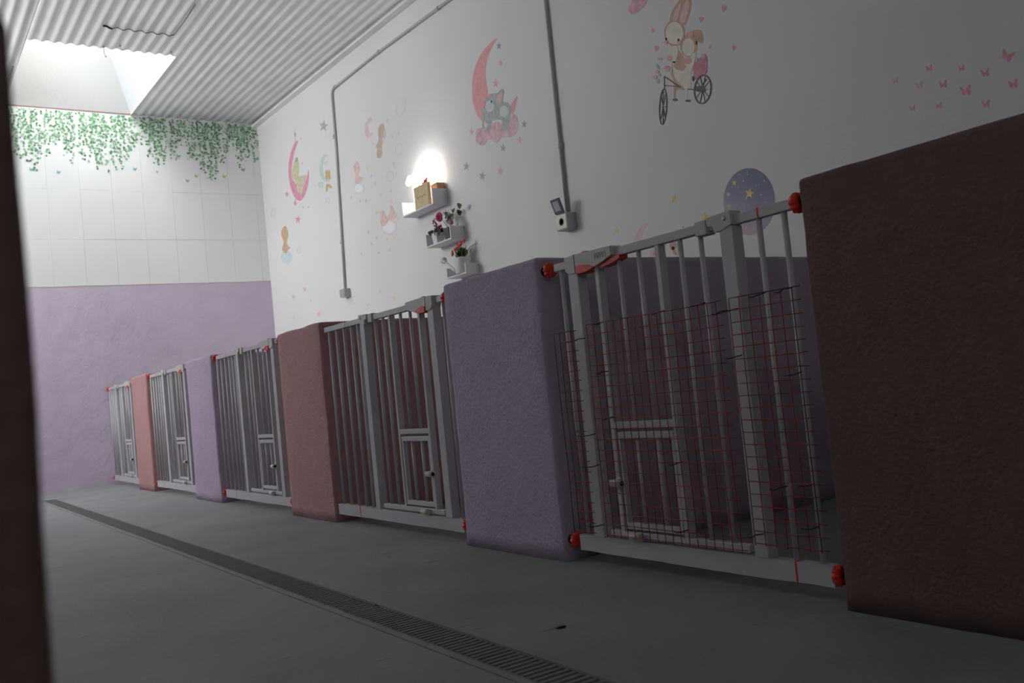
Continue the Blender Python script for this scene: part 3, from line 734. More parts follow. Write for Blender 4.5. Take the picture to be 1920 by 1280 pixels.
# ------------------------------------------------------------------ stickers on the right wall (flat vinyl on the real wall plane)
def spline(pts, k=5):
    n = len(pts); out = []
    for i in range(n):
        p0, p1, p2, p3 = [Vector(pts[(i + j) % n]) for j in (-1, 0, 1, 2)]
        for s in range(k):
            t = s / k
            out.append(.5 * ((2 * p1) + (p2 - p0) * t + (2 * p0 - 5 * p1 + 4 * p2 - p3) * t * t + (3 * p1 - p0 - 3 * p2 + p3) * t ** 3))
    return [(v.x, v.y) for v in out]
def ell(cx, cy, rx, ry, rot=0, n=28):
    c, s = math.cos(rot), math.sin(rot)
    return [(cx + rx * math.cos(t) * c - ry * math.sin(t) * s, cy + rx * math.cos(t) * s + ry * math.sin(t) * c) for t in [2 * PI * i / n for i in range(n)]]
def blobby(cx, cy, rx, ry, lobes=8, amp=.12, n=64):
    return [(cx + rx * math.cos(t) * (1 + amp * abs(math.sin(lobes * t / 2))), cy + ry * math.sin(t) * (1 + amp * abs(math.sin(lobes * t / 2)))) for t in [2 * PI * i / n for i in range(n)]]
def starpts(cx, cy, rx, ry, a0=0, inner=.42):
    return [(cx + rx * (1 if i % 2 == 0 else inner) * math.sin(a0 + i * PI / 5), cy - ry * (1 if i % 2 == 0 else inner) * math.cos(a0 + i * PI / 5)) for i in range(10)]
def vinyl(mb, pts, lv=0, wall='r'):
    k_ = getattr(mb, 'count', 0); mb.count = k_ + 1
    off = .0012 + .0006 * lv + .00007 * (k_ % 8)
    P = []
    for q in pts:
        p = on_wall(*q, x=XW) if wall == 'r' else on_far(*q, y=YD - .003)
        if P and (p - P[-1]).length < 1e-5: continue
        P.append(p)
    th = -off
    if wall == 'r': P = [Vector((XW + .0005, p.y, p.z)) for p in P]; d = (th - .0005, 0, 0)
    else: P = [Vector((p.x, YD - .002, p.z)) for p in P]; d = (0, -.0012 - .0006 * lv, 0)
    a = [mb.bm.verts.new(p + Vector(d)) for p in P]; b_ = [mb.bm.verts.new(p) for p in P]
    f = mb.bm.faces.new(a); f.material_index = mb.mi; n = len(P)
    for i in range(n):
        g = mb.bm.faces.new((a[i], b_[i], b_[(i + 1) % n], a[(i + 1) % n])); g.material_index = mb.mi
def stroke(p, q, w):
    dx, dy = q[0] - p[0], q[1] - p[1]; l = math.hypot(dx, dy); nx, ny = -dy / l * w / 2, dx / l * w / 2
    return [(p[0] + nx, p[1] + ny), (q[0] + nx, q[1] + ny), (q[0] - nx, q[1] - ny), (p[0] - nx, p[1] - ny)]
def ring(mb, cx, cy, rx, ry, w, rot=0, lv=0, n=36):
    o = ell(cx, cy, rx, ry, rot, n); i_ = ell(cx, cy, rx - w, ry - w, rot, n)
    for k in range(n):
        j = (k + 1) % n; vinyl(mb, [o[k], o[j], i_[j], i_[k]], lv)
FADE = {'deep_pink': .3, 'soft_pink': .55, 'small_gold': .5, 'coral': .22, 'coral_light': .3, 'very_pale_pink': .45, 'rosy_tan': .35, 'bear_brown': .2, 'coral_pale': .25, 'bear_taupe': .2, 'butterfly_rose': .1}
def vmat(name, r, g, b, w, var=.22, vs=25):
    c = rel(r, g, b, w); k = FADE.get(name, .12)
    return mat('vinyl_' + name, tuple(x * (1 - k) + .76 * k for x in c), .6, .25, var=var, vscale=vs)
V = {
 'pink': vmat('deep_pink', 205, 105, 140, 190), 'pinkl': vmat('soft_pink', 205, 160, 175, 190), 'beige': vmat('bear_beige', 190, 180, 150, 190, .3), 'green': vmat('hat_green', 135, 150, 120, 190),
 'blue': vmat('pale_blue', 165, 182, 182, 190, .12), 'ochre': vmat('bear_ochre', 185, 160, 105, 190, .3), 'brown': vmat('bear_brown', 180, 145, 110, 190, .3), 'pblue': vmat('mist_blue', 172, 186, 188, 190, .1),
 'taupe': vmat('bear_taupe', 172, 148, 132, 185, .25), 'rosy': vmat('rosy_tan', 195, 160, 148, 188, .2), 'palep': vmat('very_pale_pink', 194, 176, 186, 190, .06), 'gold': vmat('small_gold', 205, 180, 130, 190, .1),
 'grey': vmat('grey_star', 140, 150, 150, 185, .15), 'coral': vmat('coral', 178, 115, 115, 165, .2), 'coralp': vmat('coral_pale', 180, 135, 140, 160, .35, 18), 'ele': vmat('elephant_grey', 128, 138, 136, 160, .3, 30), 'elel': vmat('elephant_light', 150, 158, 155, 160, .15),
 'greyd': vmat('grey_star_dim', 118, 122, 118, 158, .15), 'coralw': vmat('coral_light', 182, 125, 128, 160, .2),
 'cream': vmat('rabbit_cream', 138, 130, 120, 125, .12, 18), 'rabb': vmat('rabbit_tan', 120, 96, 78, 125, .25, 20), 'ink': vmat('bicycle_ink', 55, 50, 50, 125, .3), 'heart': vmat('heart_pink', 150, 92, 100, 125, .2), 'flower': vmat('flower_pink', 155, 98, 100, 125, .25), 'sprig': vmat('sprig_green', 100, 112, 90, 125, .2),
 'basket': vmat('basket_rose', 125, 82, 90, 125, .35), 'cloudp': vmat('cloud_pink', 150, 105, 110, 130, .3, 22), 'wink': vmat('inner_ear', 155, 112, 112, 125, .2),
 'butter': vmat('butterfly_rose', 112, 62, 66, 88, .15), 'butterf': vmat('butterfly_rose_pale', 116, 80, 82, 98, .15),
 'goldd': vmat('gold_star', 140, 115, 72, 118, .25, 40), 'cresc': vmat('crescent_pink', 140, 108, 118, 122, .2), 'eye': mat('vinyl_black', (.05, .05, .05), .6, .2), 'cheek': vmat('cheek', 150, 100, 98, 125), 'white': mat('vinyl_white', (.85, .85, .88), .6, .2),
}
def sticker(name, label, shapes, group=None, cat='wall sticker'):
    """shapes: list of (part name, material key, outline or list of outlines, level)"""
    if len(shapes) == 1:
        mb = MB()
        for o in shapes[0][2]: vinyl(mb, o, shapes[0][3])
        ob = mb.build(name, V[shapes[0][1]]); return tag(ob, label, cat, group)
    f0 = shapes[0][2][0][0]; p = on_wall(*f0)
    root = empty(name, p, label, cat, group)
    for pn, mk, outs, lv in shapes:
        mb = MB()
        for o in outs: vinyl(mb, o, lv)
        sub(root, mb, pn, V[mk])
    return root
def T(ox, oy, sc, pts): return [(ox + x / sc, oy + y / sc) for x, y in pts]
def sp(ox, oy, sc, pts, k=4): return spline(T(ox, oy, sc, pts), k)
def el(ox, oy, sc, cx, cy, rx, ry, rot=0): return ell(ox + cx / sc, oy + cy / sc, rx / sc, ry / sc, rot)
# A. bear on a pink moon
a = (500, 240, 8)
sticker('bear_moon_sticker', 'large pink crescent moon sticker with a seated teddy bear near the far corner', [
 ('moon', 'pink', [sp(*a, [(470, 205), (430, 205), (375, 330), (337, 500), (330, 650), (345, 820), (385, 960), (430, 1050), (500, 1090), (560, 1030), (605, 920), (632, 780), (630, 630), (595, 770), (545, 880), (480, 900), (425, 820), (375, 740), (372, 640), (388, 500), (420, 350)])], 0),
 ('bear', 'beige', [sp(*a, [(455, 450), (480, 520), (485, 640), (475, 710), (530, 715), (585, 705), (600, 740), (560, 850), (545, 960), (520, 1010), (500, 950), (470, 970), (455, 900), (430, 790), (375, 740), (370, 690), (395, 600), (410, 510)])], 1),
 ('hat', 'green', [el(*a, 450, 478, 18, 40)], 2),
 ('string', 'pinkl', [T(*a, stroke((412, 20), (430, 200), 10)), T(*a, stroke((430, 1060), (430, 1155), 24))], 1),
 ('bow', 'pink', [el(*a, 428, 95, 13, 32)], 2), ('tassel', 'pink', [el(*a, 430, 1130, 20, 30)], 2)])
# B. bear under a blue moon
sticker('bear_blue_moon_sticker', 'pale blue crescent moon sticker with a small ochre bear, left of the bent conduit', [
 ('moon', 'blue', [sp(*a, [(925, 435), (875, 395), (825, 450), (797, 560), (800, 680), (835, 770), (900, 800), (960, 790), (900, 770), (860, 720), (843, 620), (848, 520), (880, 430)])], 0),
 ('cloud', 'pblue', [[(a[0] + x / 8, a[1] + y / 8) for x, y in blobby(810, 850, 36, 46)], [(a[0] + x / 8, a[1] + y / 8) for x, y in blobby(880, 525, 26, 26)]], 1),
 ('bear', 'ochre', [sp(*a, [(885, 640), (945, 635), (952, 690), (955, 765), (890, 765), (885, 700)]), sp(*a, [(900, 850), (940, 840), (975, 880), (960, 905), (930, 880), (905, 960), (890, 940)])], 2)])
# C. bear on a blue balloon
c = (480, 380, 9.14)
sticker('bear_balloon_sticker', 'small brown bear sticker sitting on a pale blue cloud, lowest beside the far corner', [
 ('cloud', 'pblue', [[(c[0] + x / c[2], c[1] + y / c[2]) for x, y in blobby(525, 930, 88, 110, 7)]], 0),
 ('bear', 'brown', [sp(*c, [(500, 395), (545, 480), (555, 560), (530, 650), (545, 730), (590, 770), (555, 800), (520, 865), (480, 850), (450, 790), (475, 690), (470, 650), (440, 570), (437, 480)])], 1)])
# D. hanging bear with a pink C moon
d_ = (640, 160, 8)
sticker('hanging_bear_sticker', 'tan bear sticker hanging with a pink scarf, right of the bent conduit', [
 ('bear', 'taupe', [sp(*d_, [(590, 585), (635, 580), (650, 680), (640, 760), (615, 870), (610, 960), (612, 1040), (590, 1085), (545, 1085), (530, 1030), (540, 960), (520, 910), (555, 850), (560, 780), (548, 660)])], 0),
 ('scarf', 'pinkl', [el(*d_, 652, 735, 16, 80), el(*d_, 625, 830, 12, 50)], 1)])
sticker('small_moon_sticker', 'small pink C-shaped moon sticker beside the hanging bear', [
 ('moon', 'pinkl', [sp(*d_, [(460, 500), (420, 478), (390, 520), (355, 600), (350, 700), (375, 770), (410, 795), (455, 760), (468, 705), (430, 715), (410, 660), (412, 580), (455, 535)])], 0)])
def rsticker(label, cx, cy, rx, ry, w, rot, m):
    mb = MB(); ring(mb, cx, cy, rx, ry, w, rot); tag(mb.build('ring_sticker', V[m]), label, 'wall sticker', 'pale bubble ring stickers')
rsticker('pale pink oval ring sticker, highest of the rings above the lamp', 751.5, 200, 9.5, 18, 2.2, .25, 'palep')
rsticker('faint pink oval ring sticker between the hanging bear and the lamp', 747.5, 280, 7, 11.5, 1.5, .1, 'palep')
rsticker('faint pink oval ring sticker directly left of the lamp', 731.5, 331, 7, 10.5, 1.4, .15, 'palep')
rsticker('pale grey oval ring sticker near the far corner of the wall', 512, 399, 4.2, 8.2, 1.3, .1, 'pblue')
rsticker('pale grey oval ring sticker right of the bear on a blue cloud', 560.5, 469, 3.6, 6.6, 1.6, 0, 'pblue')
rsticker('pale grey ring sticker below the blue moon bear', 614.5, 375.5, 4, 5, 1.2, 0, 'pblue')
# E. bear on pink cloud
e_ = (640, 300, 7.11)
def ringed(nm, label, cx, cy, rx, ry, bear):
    sh = [('balloon_edge', 'palep', [[(e_[0] + x / e_[2], e_[1] + y / e_[2]) for x, y in blobby(cx, cy, rx, ry, 7)]], 0),
          ('balloon', 'white', [ell(e_[0] + cx / e_[2], e_[1] + cy / e_[2], rx * .84 / e_[2], ry * .84 / e_[2])], 1)]
    sticker(nm, label, sh + bear)
ringed('bear_cloud_sticker', 'small rosy bear sticker on a white and pink cloud, left of the lamp', 235, 375, 66, 72,
 [('bear', 'rosy', [sp(*e_, [(210, 15), (240, 70), (245, 130), (220, 190), (240, 215), (290, 235), (270, 265), (235, 315), (195, 310), (185, 260), (195, 200), (165, 120), (165, 80)])], 2)])
ringed('two_bears_sticker', 'sticker of two rosy bears in a white balloon, left of the top shelf', 638, 890, 98, 98,
 [('bears', 'rosy', [sp(*e_, [(555, 665), (595, 740), (615, 760), (640, 690), (665, 600), (715, 690), (742, 740), (700, 785), (640, 800), (600, 860), (560, 885), (530, 850), (525, 750)])], 2)])
# F. elephant on the moon
g = (840, 40, 4.265)
cloudF = [(222, 935), (235, 860), (290, 850), (340, 830), (390, 800), (450, 830), (500, 780), (525, 745), (555, 770), (560, 850), (525, 915), (470, 925), (430, 930), (385, 972), (335, 940), (280, 992), (235, 975)]
sticker('elephant_moon_sticker', 'large coral crescent moon sticker with a grey baby elephant on a pink cloud', [
 ('moon', 'coral', [sp(*g, [(395, 135), (330, 180), (260, 270), (215, 380), (193, 500), (200, 640), (230, 740), (280, 800), (295, 720), (322, 610), (308, 500), (300, 400), (315, 300), (350, 210)]), sp(*g, [(555, 600), (545, 660), (520, 745), (495, 700), (515, 650)])], 0),
 ('cloud', 'coralp', [sp(*g, cloudF)], 1),
 ('elephant_body', 'ele', [sp(*g, [(330, 585), (400, 570), (430, 540), (448, 560), (440, 640), (480, 650), (505, 700), (495, 760), (485, 840), (455, 870), (430, 840), (430, 790), (380, 790), (350, 800), (345, 865), (320, 865), (310, 800), (285, 800), (290, 860), (275, 850), (275, 740), (265, 710), (300, 690), (300, 620)])], 2),
 ('elephant_face', 'elel', [el(*g, 335, 680, 34, 46)], 3), ('elephant_belly', 'elel', [el(*g, 450, 720, 36, 45)], 3),
 ('inner_ear', 'coralw', [el(*g, 415, 615, 20, 52, .3)], 4),
 ('flower_crown', 'coral', [el(*g, 333, 598, 16, 14), el(*g, 290, 660, 14, 18), el(*g, 303, 800, 10, 16)], 5),
 ('eye', 'eye', [el(*g, 350, 643, 6, 9)], 5)])
# G. rabbits on a bicycle
q = (1150, 0, 5.12)
mbw = [el(*q, 590, 325, 92, 122), sp(*q, [(530, 430), (640, 430), (690, 600), (760, 560), (790, 650), (750, 700), (745, 850), (715, 860), (715, 960), (740, 975), (690, 985), (670, 860), (580, 720), (560, 600), (510, 560)])]
root = sticker('rabbit_bicycle_sticker', 'large sticker of two rabbits riding a bicycle with a flower basket', [
 ('rabbit_outline', 'rabb', [el(*q, 590, 318, 100, 128), sp(*q, [(545, 220), (560, 120), (620, 20), (670, -20), (660, 60), (625, 200)]), sp(*q, [(630, 200), (650, 60), (700, -20), (745, 0), (745, 90), (690, 240)]), el(*q, 725, 440, 82, 108), sp(*q, [(760, 300), (840, 290), (865, 380), (845, 415), (800, 380)]), sp(*q, [(600, 470), (680, 560), (720, 700), (735, 860), (610, 860), (600, 960), (585, 960), (580, 800), (560, 650)])], 0),
 ('rabbit_fur', 'cream', [el(*q, 588, 318, 84, 108), el(*q, 722, 452, 60, 86), sp(*q, [(550, 450), (620, 450), (610, 560), (580, 640), (660, 680), (700, 640), (690, 600), (790, 500), (780, 600), (750, 690), (745, 850), (715, 860), (712, 950), (745, 975), (690, 985), (690, 860), (590, 740), (570, 600), (520, 540)])], 1),
 ('inner_ears', 'wink', [sp(*q, [(575, 190), (590, 120), (640, 40), (655, 30), (640, 110), (615, 195)]), sp(*q, [(645, 190), (665, 80), (705, 5), (730, 20), (725, 100), (685, 210)])], 2),
 ('basket', 'basket', [sp(*q, [(770, 620), (830, 560), (890, 530), (905, 620), (890, 710), (830, 730), (785, 760)]), ], 2),
 ('cheeks', 'cheek', [el(*q, 508, 405, 16, 18), el(*q, 632, 410, 18, 18), el(*q, 715, 580, 40, 32)], 3),
 ('flowers', 'flower', [el(*q, 745, 330, 28, 30), el(*q, 543, 560, 26, 26), el(*q, 520, 660, 26, 30), el(*q, 400, 740, 22, 20), el(*q, 425, 690, 18, 16), el(*q, 870, 540, 26, 24), el(*q, 450, 565, 22, 10)], 3),
 ('leaves', 'sprig', [el(*q, 430, 640, 12, 30, -.5), el(*q, 430, 780, 14, 24), el(*q, 800, 575, 16, 24), el(*q, 560, 700, 10, 30), el(*q, 715, 325, 10, 12), el(*q, 445, 720, 14, 14)], 2),
 ('bicycle_frame', 'ink', [T(*q, stroke((500, 740), (650, 840), 9)), T(*q, stroke((500, 820), (640, 835), 7)), T(*q, stroke((715, 855), (890, 870), 9)), T(*q, stroke((800, 830), (890, 830), 8)), T(*q, stroke((492, 730), (492, 860), 5)), T(*q, stroke((860, 810), (895, 760), 7)), el(*q, 770, 755, 10, 26), el(*q, 595, 958, 22, 12), el(*q, 720, 968, 26, 12), el(*q, 835, 855, 50, 26)], 4),
 ('eyes', 'eye', [el(*q, 510, 374, 8, 14), el(*q, 628, 385, 9, 14), el(*q, 800, 412, 5, 20), el(*q, 585, 596, 14, 8)], 4)])
mb = MB()
ring(mb, 1150 + 480 / 5.12, 1025 / 5.12, 38 / 5.12, 175 / 5.12, 1.7, .05, 4)
for k in range(4): t = k * PI / 4; vinyl(mb, T(*q, stroke((480 - 30 * math.cos(t), 1025 - 165 * math.sin(t)), (480 + 30 * math.cos(t), 1025 + 165 * math.sin(t)), 3)), 4)
sub(root, mb, 'front_wheel', V['ink'])
mb = MB(); ring(mb, 1150 + 860 / 5.12, 858 / 5.12, 84 / 5.12, 142 / 5.12, 2.0, .12, 4)
for k in range(5): t = k * PI / 5; vinyl(mb, T(*q, stroke((860 - 78 * math.cos(t), 858 - 132 * math.sin(t)), (860 + 78 * math.cos(t), 858 + 132 * math.sin(t)), 3)), 4)
sub(root, mb, 'rear_wheel', V['ink'])
sticker('cloud_sticker', 'pink cloud sticker cut by the top edge, left of the rabbit ears', [('cloud', 'cloudp', [sp(*q, [(140, 80), (170, 40), (200, -40), (250, -90), (320, -60), (330, 0), (300, 60), (240, 110), (190, 140), (160, 120)])], 0)])
def heart(cx, cy, r, tilt):
    P = []
    for i in range(24):
        t = 2 * PI * i / 24; x_ = 16 * math.sin(t) ** 3 / 17; y_ = -(13 * math.cos(t) - 5 * math.cos(2 * t) - 2 * math.cos(3 * t) - math.cos(4 * t)) / 17
        x_ *= .62; P.append((cx + r * (x_ * math.cos(tilt) - y_ * math.sin(tilt)), cy + r * (x_ * math.sin(tilt) + y_ * math.cos(tilt))))
    return P
for hx, hy, r, lab in ((380, 290, 28, 'pink heart sticker left of the first rabbit face, upper of two'), (415, 465, 36, 'pink heart sticker left of the first rabbit face, lower of two'), (845, 185, 36, 'pink heart sticker just right of the rabbit ears'), (1065, 80, 44, 'largest and highest pink heart sticker, right of the rabbit ears'), (930, 450, 20, 'smallest pink heart sticker, right of the second rabbit'), (1160, 460, 32, 'rightmost pink heart sticker beside the rabbits')):
    sticker('heart_sticker', lab, [('heart', 'heart', [heart(1150 + hx / 5.12, hy / 5.12, r / 5.12, .25)], 0)], 'pink heart stickers around the rabbits')
# H. butterflies
def bfly(cx, cy, s, tilt):
    W = [(0, 0), (.25, -.35), (.75, -.95), (1.0, -1.0), (.95, -.5), (.7, .0), (.8, .3), (.6, .85), (.3, .8), (.08, .35)]
    P = [(x, y) for x, y in W] + [(-x * .95, y * .85) for x, y in W[::-1][:-1]]
    c_, s_ = math.cos(tilt), math.sin(tilt)
    return [(cx + s * .62 * (x * c_ - y * s_), cy + s * .62 * (x * s_ + y * c_)) for x, y in P]
BL = [(265, 625, 72, 'leftmost of the flock'), (700, 465, 66, 'small, upper left of the flock'), (570, 685, 78, 'second from the left in the middle row'), (880, 675, 88, 'third from the left in the middle row'), (1115, 465, 66, 'small, in the upper middle of the flock'), (1420, 525, 94, 'medium, upper right of the centre'), (1170, 755, 122, 'large, in the centre of the flock'), (1705, 305, 130, 'largest and topmost, tilted'), (1780, 670, 100, 'rightmost of the flock'), (485, 980, 66, 'lowest left of the flock'), (825, 945, 70, 'small, in the bottom row middle'), (1430, 925, 88, 'lowest right of the flock')]
for i, (x_, y_, s_, lab) in enumerate(BL):
    sticker('butterfly_sticker', 'rose butterfly sticker on the upper right wall, ' + lab, [('butterfly', 'butterf' if x_ < 700 else 'butter', [bfly(1640 + x_ / 6.857, 60 + y_ / 6.857, s_ / 6.857, -.18 if i != 7 else .35)], 0)], 'rose butterfly stickers')
# I. galaxy disc
gm = bpy.data.materials.new('vinyl_night_sky'); gm.use_nodes = True
nt = gm.node_tree; N = nt.nodes; Lk = nt.links
tc = N.new('ShaderNodeTexCoord'); sx = N.new('ShaderNodeSeparateXYZ'); Lk.new(tc.outputs['Object'], sx.inputs[0])
m1 = N.new('ShaderNodeMath'); m1.operation = 'MULTIPLY_ADD'; m1.inputs[1].default_value = 2.6; m1.inputs[2].default_value = .5; Lk.new(sx.outputs['Z'], m1.inputs[0])
m2 = N.new('ShaderNodeMath'); m2.operation = 'MULTIPLY_ADD'; m2.inputs[1].default_value = -1.6; Lk.new(sx.outputs['Y'], m2.inputs[0]); Lk.new(m1.outputs[0], m2.inputs[2])
nz = N.new('ShaderNodeTexNoise'); nz.inputs['Scale'].default_value = 9; Lk.new(tc.outputs['Object'], nz.inputs['Vector'])
m3 = N.new('ShaderNodeMath'); m3.operation = 'MULTIPLY_ADD'; m3.inputs[1].default_value = .35; Lk.new(nz.outputs['Fac'], m3.inputs[0]); Lk.new(m2.outputs[0], m3.inputs[2])
cr = N.new('ShaderNodeValToRGB'); cr.color_ramp.elements[0].position = .25; cr.color_ramp.elements[0].color = (.50, .36, .42, 1); cr.color_ramp.elements[1].position = 1.0; cr.color_ramp.elements[1].color = (.115, .14, .25, 1)
e2 = cr.color_ramp.elements.new(.6); e2.color = (.26, .24, .36, 1)
Lk.new(m3.outputs[0], cr.inputs[0]); Lk.new(cr.outputs[0], N['Principled BSDF'].inputs['Base Color']); N['Principled BSDF'].inputs['Roughness'].default_value = .5
s0 = (1340, 300, 8); cp = on_wall(1405, 378)
root = empty('night_sky_sticker', (XW, cp.y, cp.z), 'round starry blue and mauve night sky sticker behind the nearest gate rail', 'wall sticker')
mb = MB(); vinyl(mb, ell(1405, 378, 48.2, 63, 0, 48), 0); sub(root, mb, 'disc', gm)
mb = MB()
for cx, cy, r in ((525, 500, 88), (300, 340, 48), (208, 515, 46), (225, 695, 34)): vinyl(mb, starpts(1340 + cx / 8, 300 + cy / 8, r * .86 / 8, r / 8, .15), 1)
sub(root, mb, 'gold_stars', V['goldd'])
mb = MB(); rd = random.Random(4)
dots = [(430, 315, 11), (745, 310, 12), (700, 520, 11), (475, 573, 11), (495, 212, 9), (630, 375, 8), (665, 365, 7), (355, 395, 8), (765, 625, 7), (340, 670, 7), (475, 1018, 9), (760, 858, 9), (720, 970, 9), (495, 175, 6), (600, 660, 6), (250, 680, 6), (370, 215, 6), (385, 490, 6), (505, 670, 6), (570, 650, 5)]
for cx, cy, r in dots: vinyl(mb, ell(1340 + cx / 8, 300 + cy / 8, r * .8 / 8, r / 8, 0, 10), 1)
sub(root, mb, 'white_dots', V['white'])
for cx, cy, r, lab in ((1265.5, 373, 10.5, 'gold star sticker highest on the wall, left of the night sky sticker'), (1321, 405.5, 10, 'gold star sticker just above the hinge of the nearest gate'), (1156.5, 432, 7, 'smallest gold star sticker, above the top rail of the nearest gate')):
    sticker('gold_star_sticker', lab, [('star', 'goldd', [starpts(cx, cy, r * .85, r, .12)], 0)], 'gold star stickers above the nearest gate')
# J. pink crescent with a puppy partly behind the gate
j = (1140, 380, 9.6)
sticker('crescent_animal_sticker', 'pink crescent sticker with a sleepy animal, partly hidden by the nearest gate', [
 ('crescent', 'cresc', [sp(*j, [(735, 350), (660, 375), (580, 450), (500, 590), (440, 760), (425, 960), (470, 1100), (560, 1180), (620, 1180), (600, 1000), (600, 850), (610, 640), (640, 480)])], 0),
 ('animal', 'cream', [sp(*j, [(990, 760), (1090, 730), (1180, 700), (1240, 740), (1250, 850), (1220, 950), (1180, 1050), (1000, 1050), (880, 1000), (900, 850)])], 1),
 ('patch', 'rabb', [sp(*j, [(1110, 760), (1170, 700), (1230, 730), (1240, 800), (1215, 850), (1240, 940), (1200, 930), (1150, 860)])], 2),
 ('eye', 'eye', [el(*j, 1175, 815, 28, 36)], 3),
 ('flowers', 'heart', [el(*j, 790, 910, 40, 45), el(*j, 1035, 770, 30, 10)], 2)])
sticker('star_sticker', 'tiny grey star sticker just above the middle of the nearest top rail', [('star', 'greyd', [starpts(1281, 425, 2.4, 3.2)], 0)], 'tiny star stickers')
# K. stars
def st(cx, cy, r, m, lab, grp, inner=.42): sticker('star_sticker', lab, [('star', m, [starpts(cx, cy, r * .72, r, .1, inner)], 0)], grp)
st(607, 236, 12, 'grey', 'largest grey star sticker, left of the bent conduit near the ceiling', 'grey star stickers')
st(558.8, 411.5, 8, 'pink', 'pink star sticker above the bear on a blue cloud', 'pink star stickers')
st(538, 364, 6, 'pink', 'pink star sticker left of the large pink moon', 'pink star stickers')
for x_, y_, r, lab in ((408, 197, 33, 'grey star sticker right of the tip of the elephant moon'), (610, 820, 34, 'grey star sticker right of the elephant cloud'), (440, 1012, 34, 'grey star sticker below the elephant cloud'), (147, 1160, 40, 'outlined grey star sticker between the lamp and the elephant, left of two'), (275, 1236, 40, 'outlined grey star sticker between the lamp and the elephant, right of two')):
    st(840 + x_ / 4.265, 40 + y_ / 4.265, r / 4.265, 'greyd', lab, 'grey star stickers')
for x_, y_, r, lab in ((420, 332, 30, 'coral star sticker right of the elephant moon, upper of two'), (383, 495, 40, 'coral star sticker right of the elephant moon, lower of two'), (187, 883, 28, 'coral star sticker left of the elephant cloud'), (572, 952, 32, 'coral star sticker right of and below the elephant cloud'), (418, 1196, 40, 'coral star sticker lowest under the elephant')):
    st(840 + x_ / 4.265, 40 + y_ / 4.265, r / 4.265, 'coralw', lab, 'coral star stickers around the elephant')
for x_, y_ in ((687, 530), (752, 762), (857, 725), (468, 868), (785, 1180), (390, 1245)):
    st(640 + x_ / 8, 160 + y_ / 8, 4.6, 'gold', 'tiny golden star sticker scattered around the hanging bear', 'tiny golden star stickers by the hanging bear', .6)
for x_, y_ in ((733, 200), (665, 550), (468, 705), (503, 705), (757, 780), (708, 1025), (765, 1055)):
    st(640 + x_ / 7.11, 300 + y_ / 7.11, 4.2, 'gold', 'tiny golden star sticker scattered around the two bears', 'tiny golden star stickers by the two bears', .6)
for x_, y_ in ((400, 215), (525, 465), (658, 415), (135, 500), (250, 540), (332, 545), (360, 965), (470, 1035), (610, 1050), (403, 1115), (650, 1200), (500, 1240), (267, 1250), (450, 305)):
    st(640 + x_ / 7.11, 300 + y_ / 7.11, 3.6, 'pinkl', 'tiny pale pink star sticker left of the shelves', 'tiny pale pink star stickers left of the shelves', .55)
for x_, y_ in ((530, 525), (550, 1185), (625, 1185), (510, 160)):
    st(500 + x_ / 8, 240 + y_ / 8, 3.2, 'pinkl', 'tiny pale pink star sticker near the large pink moon', 'tiny pale pink star stickers by the pink moon', .55)
for x_, y_, r, m in ((400, 315, 5.5, 'coralw'), (517, 235, 5.5, 'coralw'), (668, 500, 5.5, 'coralw'), (580, 360, 3, 'pinkl'), (402, 540, 3, 'pinkl'), (1315, 265, 4, 'pinkl'), (1180, 405, 3, 'pinkl'), (1460, 332, 6.5, 'gold'), (1245, 485, 4, 'gold')):
    lab = 'small pink star sticker low on the white wall above the pink low wall' if m == 'coralw' else ('faint small star sticker low on the white wall beside the grey box' if m == 'pinkl' else ('peach star sticker low on the wall left of the second gate latch' if r > 5 else 'small peach star sticker just above the second gate rail'))
    st(480 + x_ / 5.647, 500 + y_ / 5.647, r, m, lab, 'small low star stickers on the white wall', .5)

# ------------------------------------------------------------------ ivy frieze on the far wall tiles
GI = [mat('ivy_green', (.14, .32, .15), .5, .3), mat('ivy_light', (.30, .50, .31), .5, .3), mat('ivy_dark', (.07, .20, .09), .5, .3)]
rd = random.Random(21)
mb = MB()
prof = [(-5, 290), (30, 300), (60, 322), (80, 300), (100, 268), (130, 305), (160, 300), (185, 325), (215, 328), (240, 300), (262, 268), (285, 318), (300, 325), (312, 300), (322, 322), (330, 282), (345, 262), (352, 300), (375, 332), (395, 336), (412, 318), (422, 312), (432, 270), (445, 318), (462, 305), (470, 290), (478, 318), (490, 312)]
def prof_at(px):
    for (a0, b0), (a1, b1) in zip(prof, prof[1:]):
        if a0 <= px <= a1: return b0 + (b1 - b0) * (px - a0) / (a1 - a0)
    return 300
def ivy_leaf(mb, x, z, s, ang):
    sh = [(0, .9), (.35, .35), (.85, .25), (.5, -.15), (.55, -.65), (.1, -.4), (-.1, -.4), (-.55, -.65), (-.5, -.15), (-.85, .25), (-.35, .35)]
    c_, s_ = math.cos(ang), math.sin(ang)
    vs = [mb.bm.verts.new((x + s * (u * c_ - v * s_), YD - .0045 - rd.random() * .0008, z + s * (u * s_ + v * c_))) for u, v in sh]
    mid = mb.bm.verts.new((x, YD - .0055, z))
    for i in range(len(vs)):
        f = mb.bm.faces.new((vs[i], vs[(i + 1) % len(vs)], mid)); f.material_index = mb.mi
x = .55
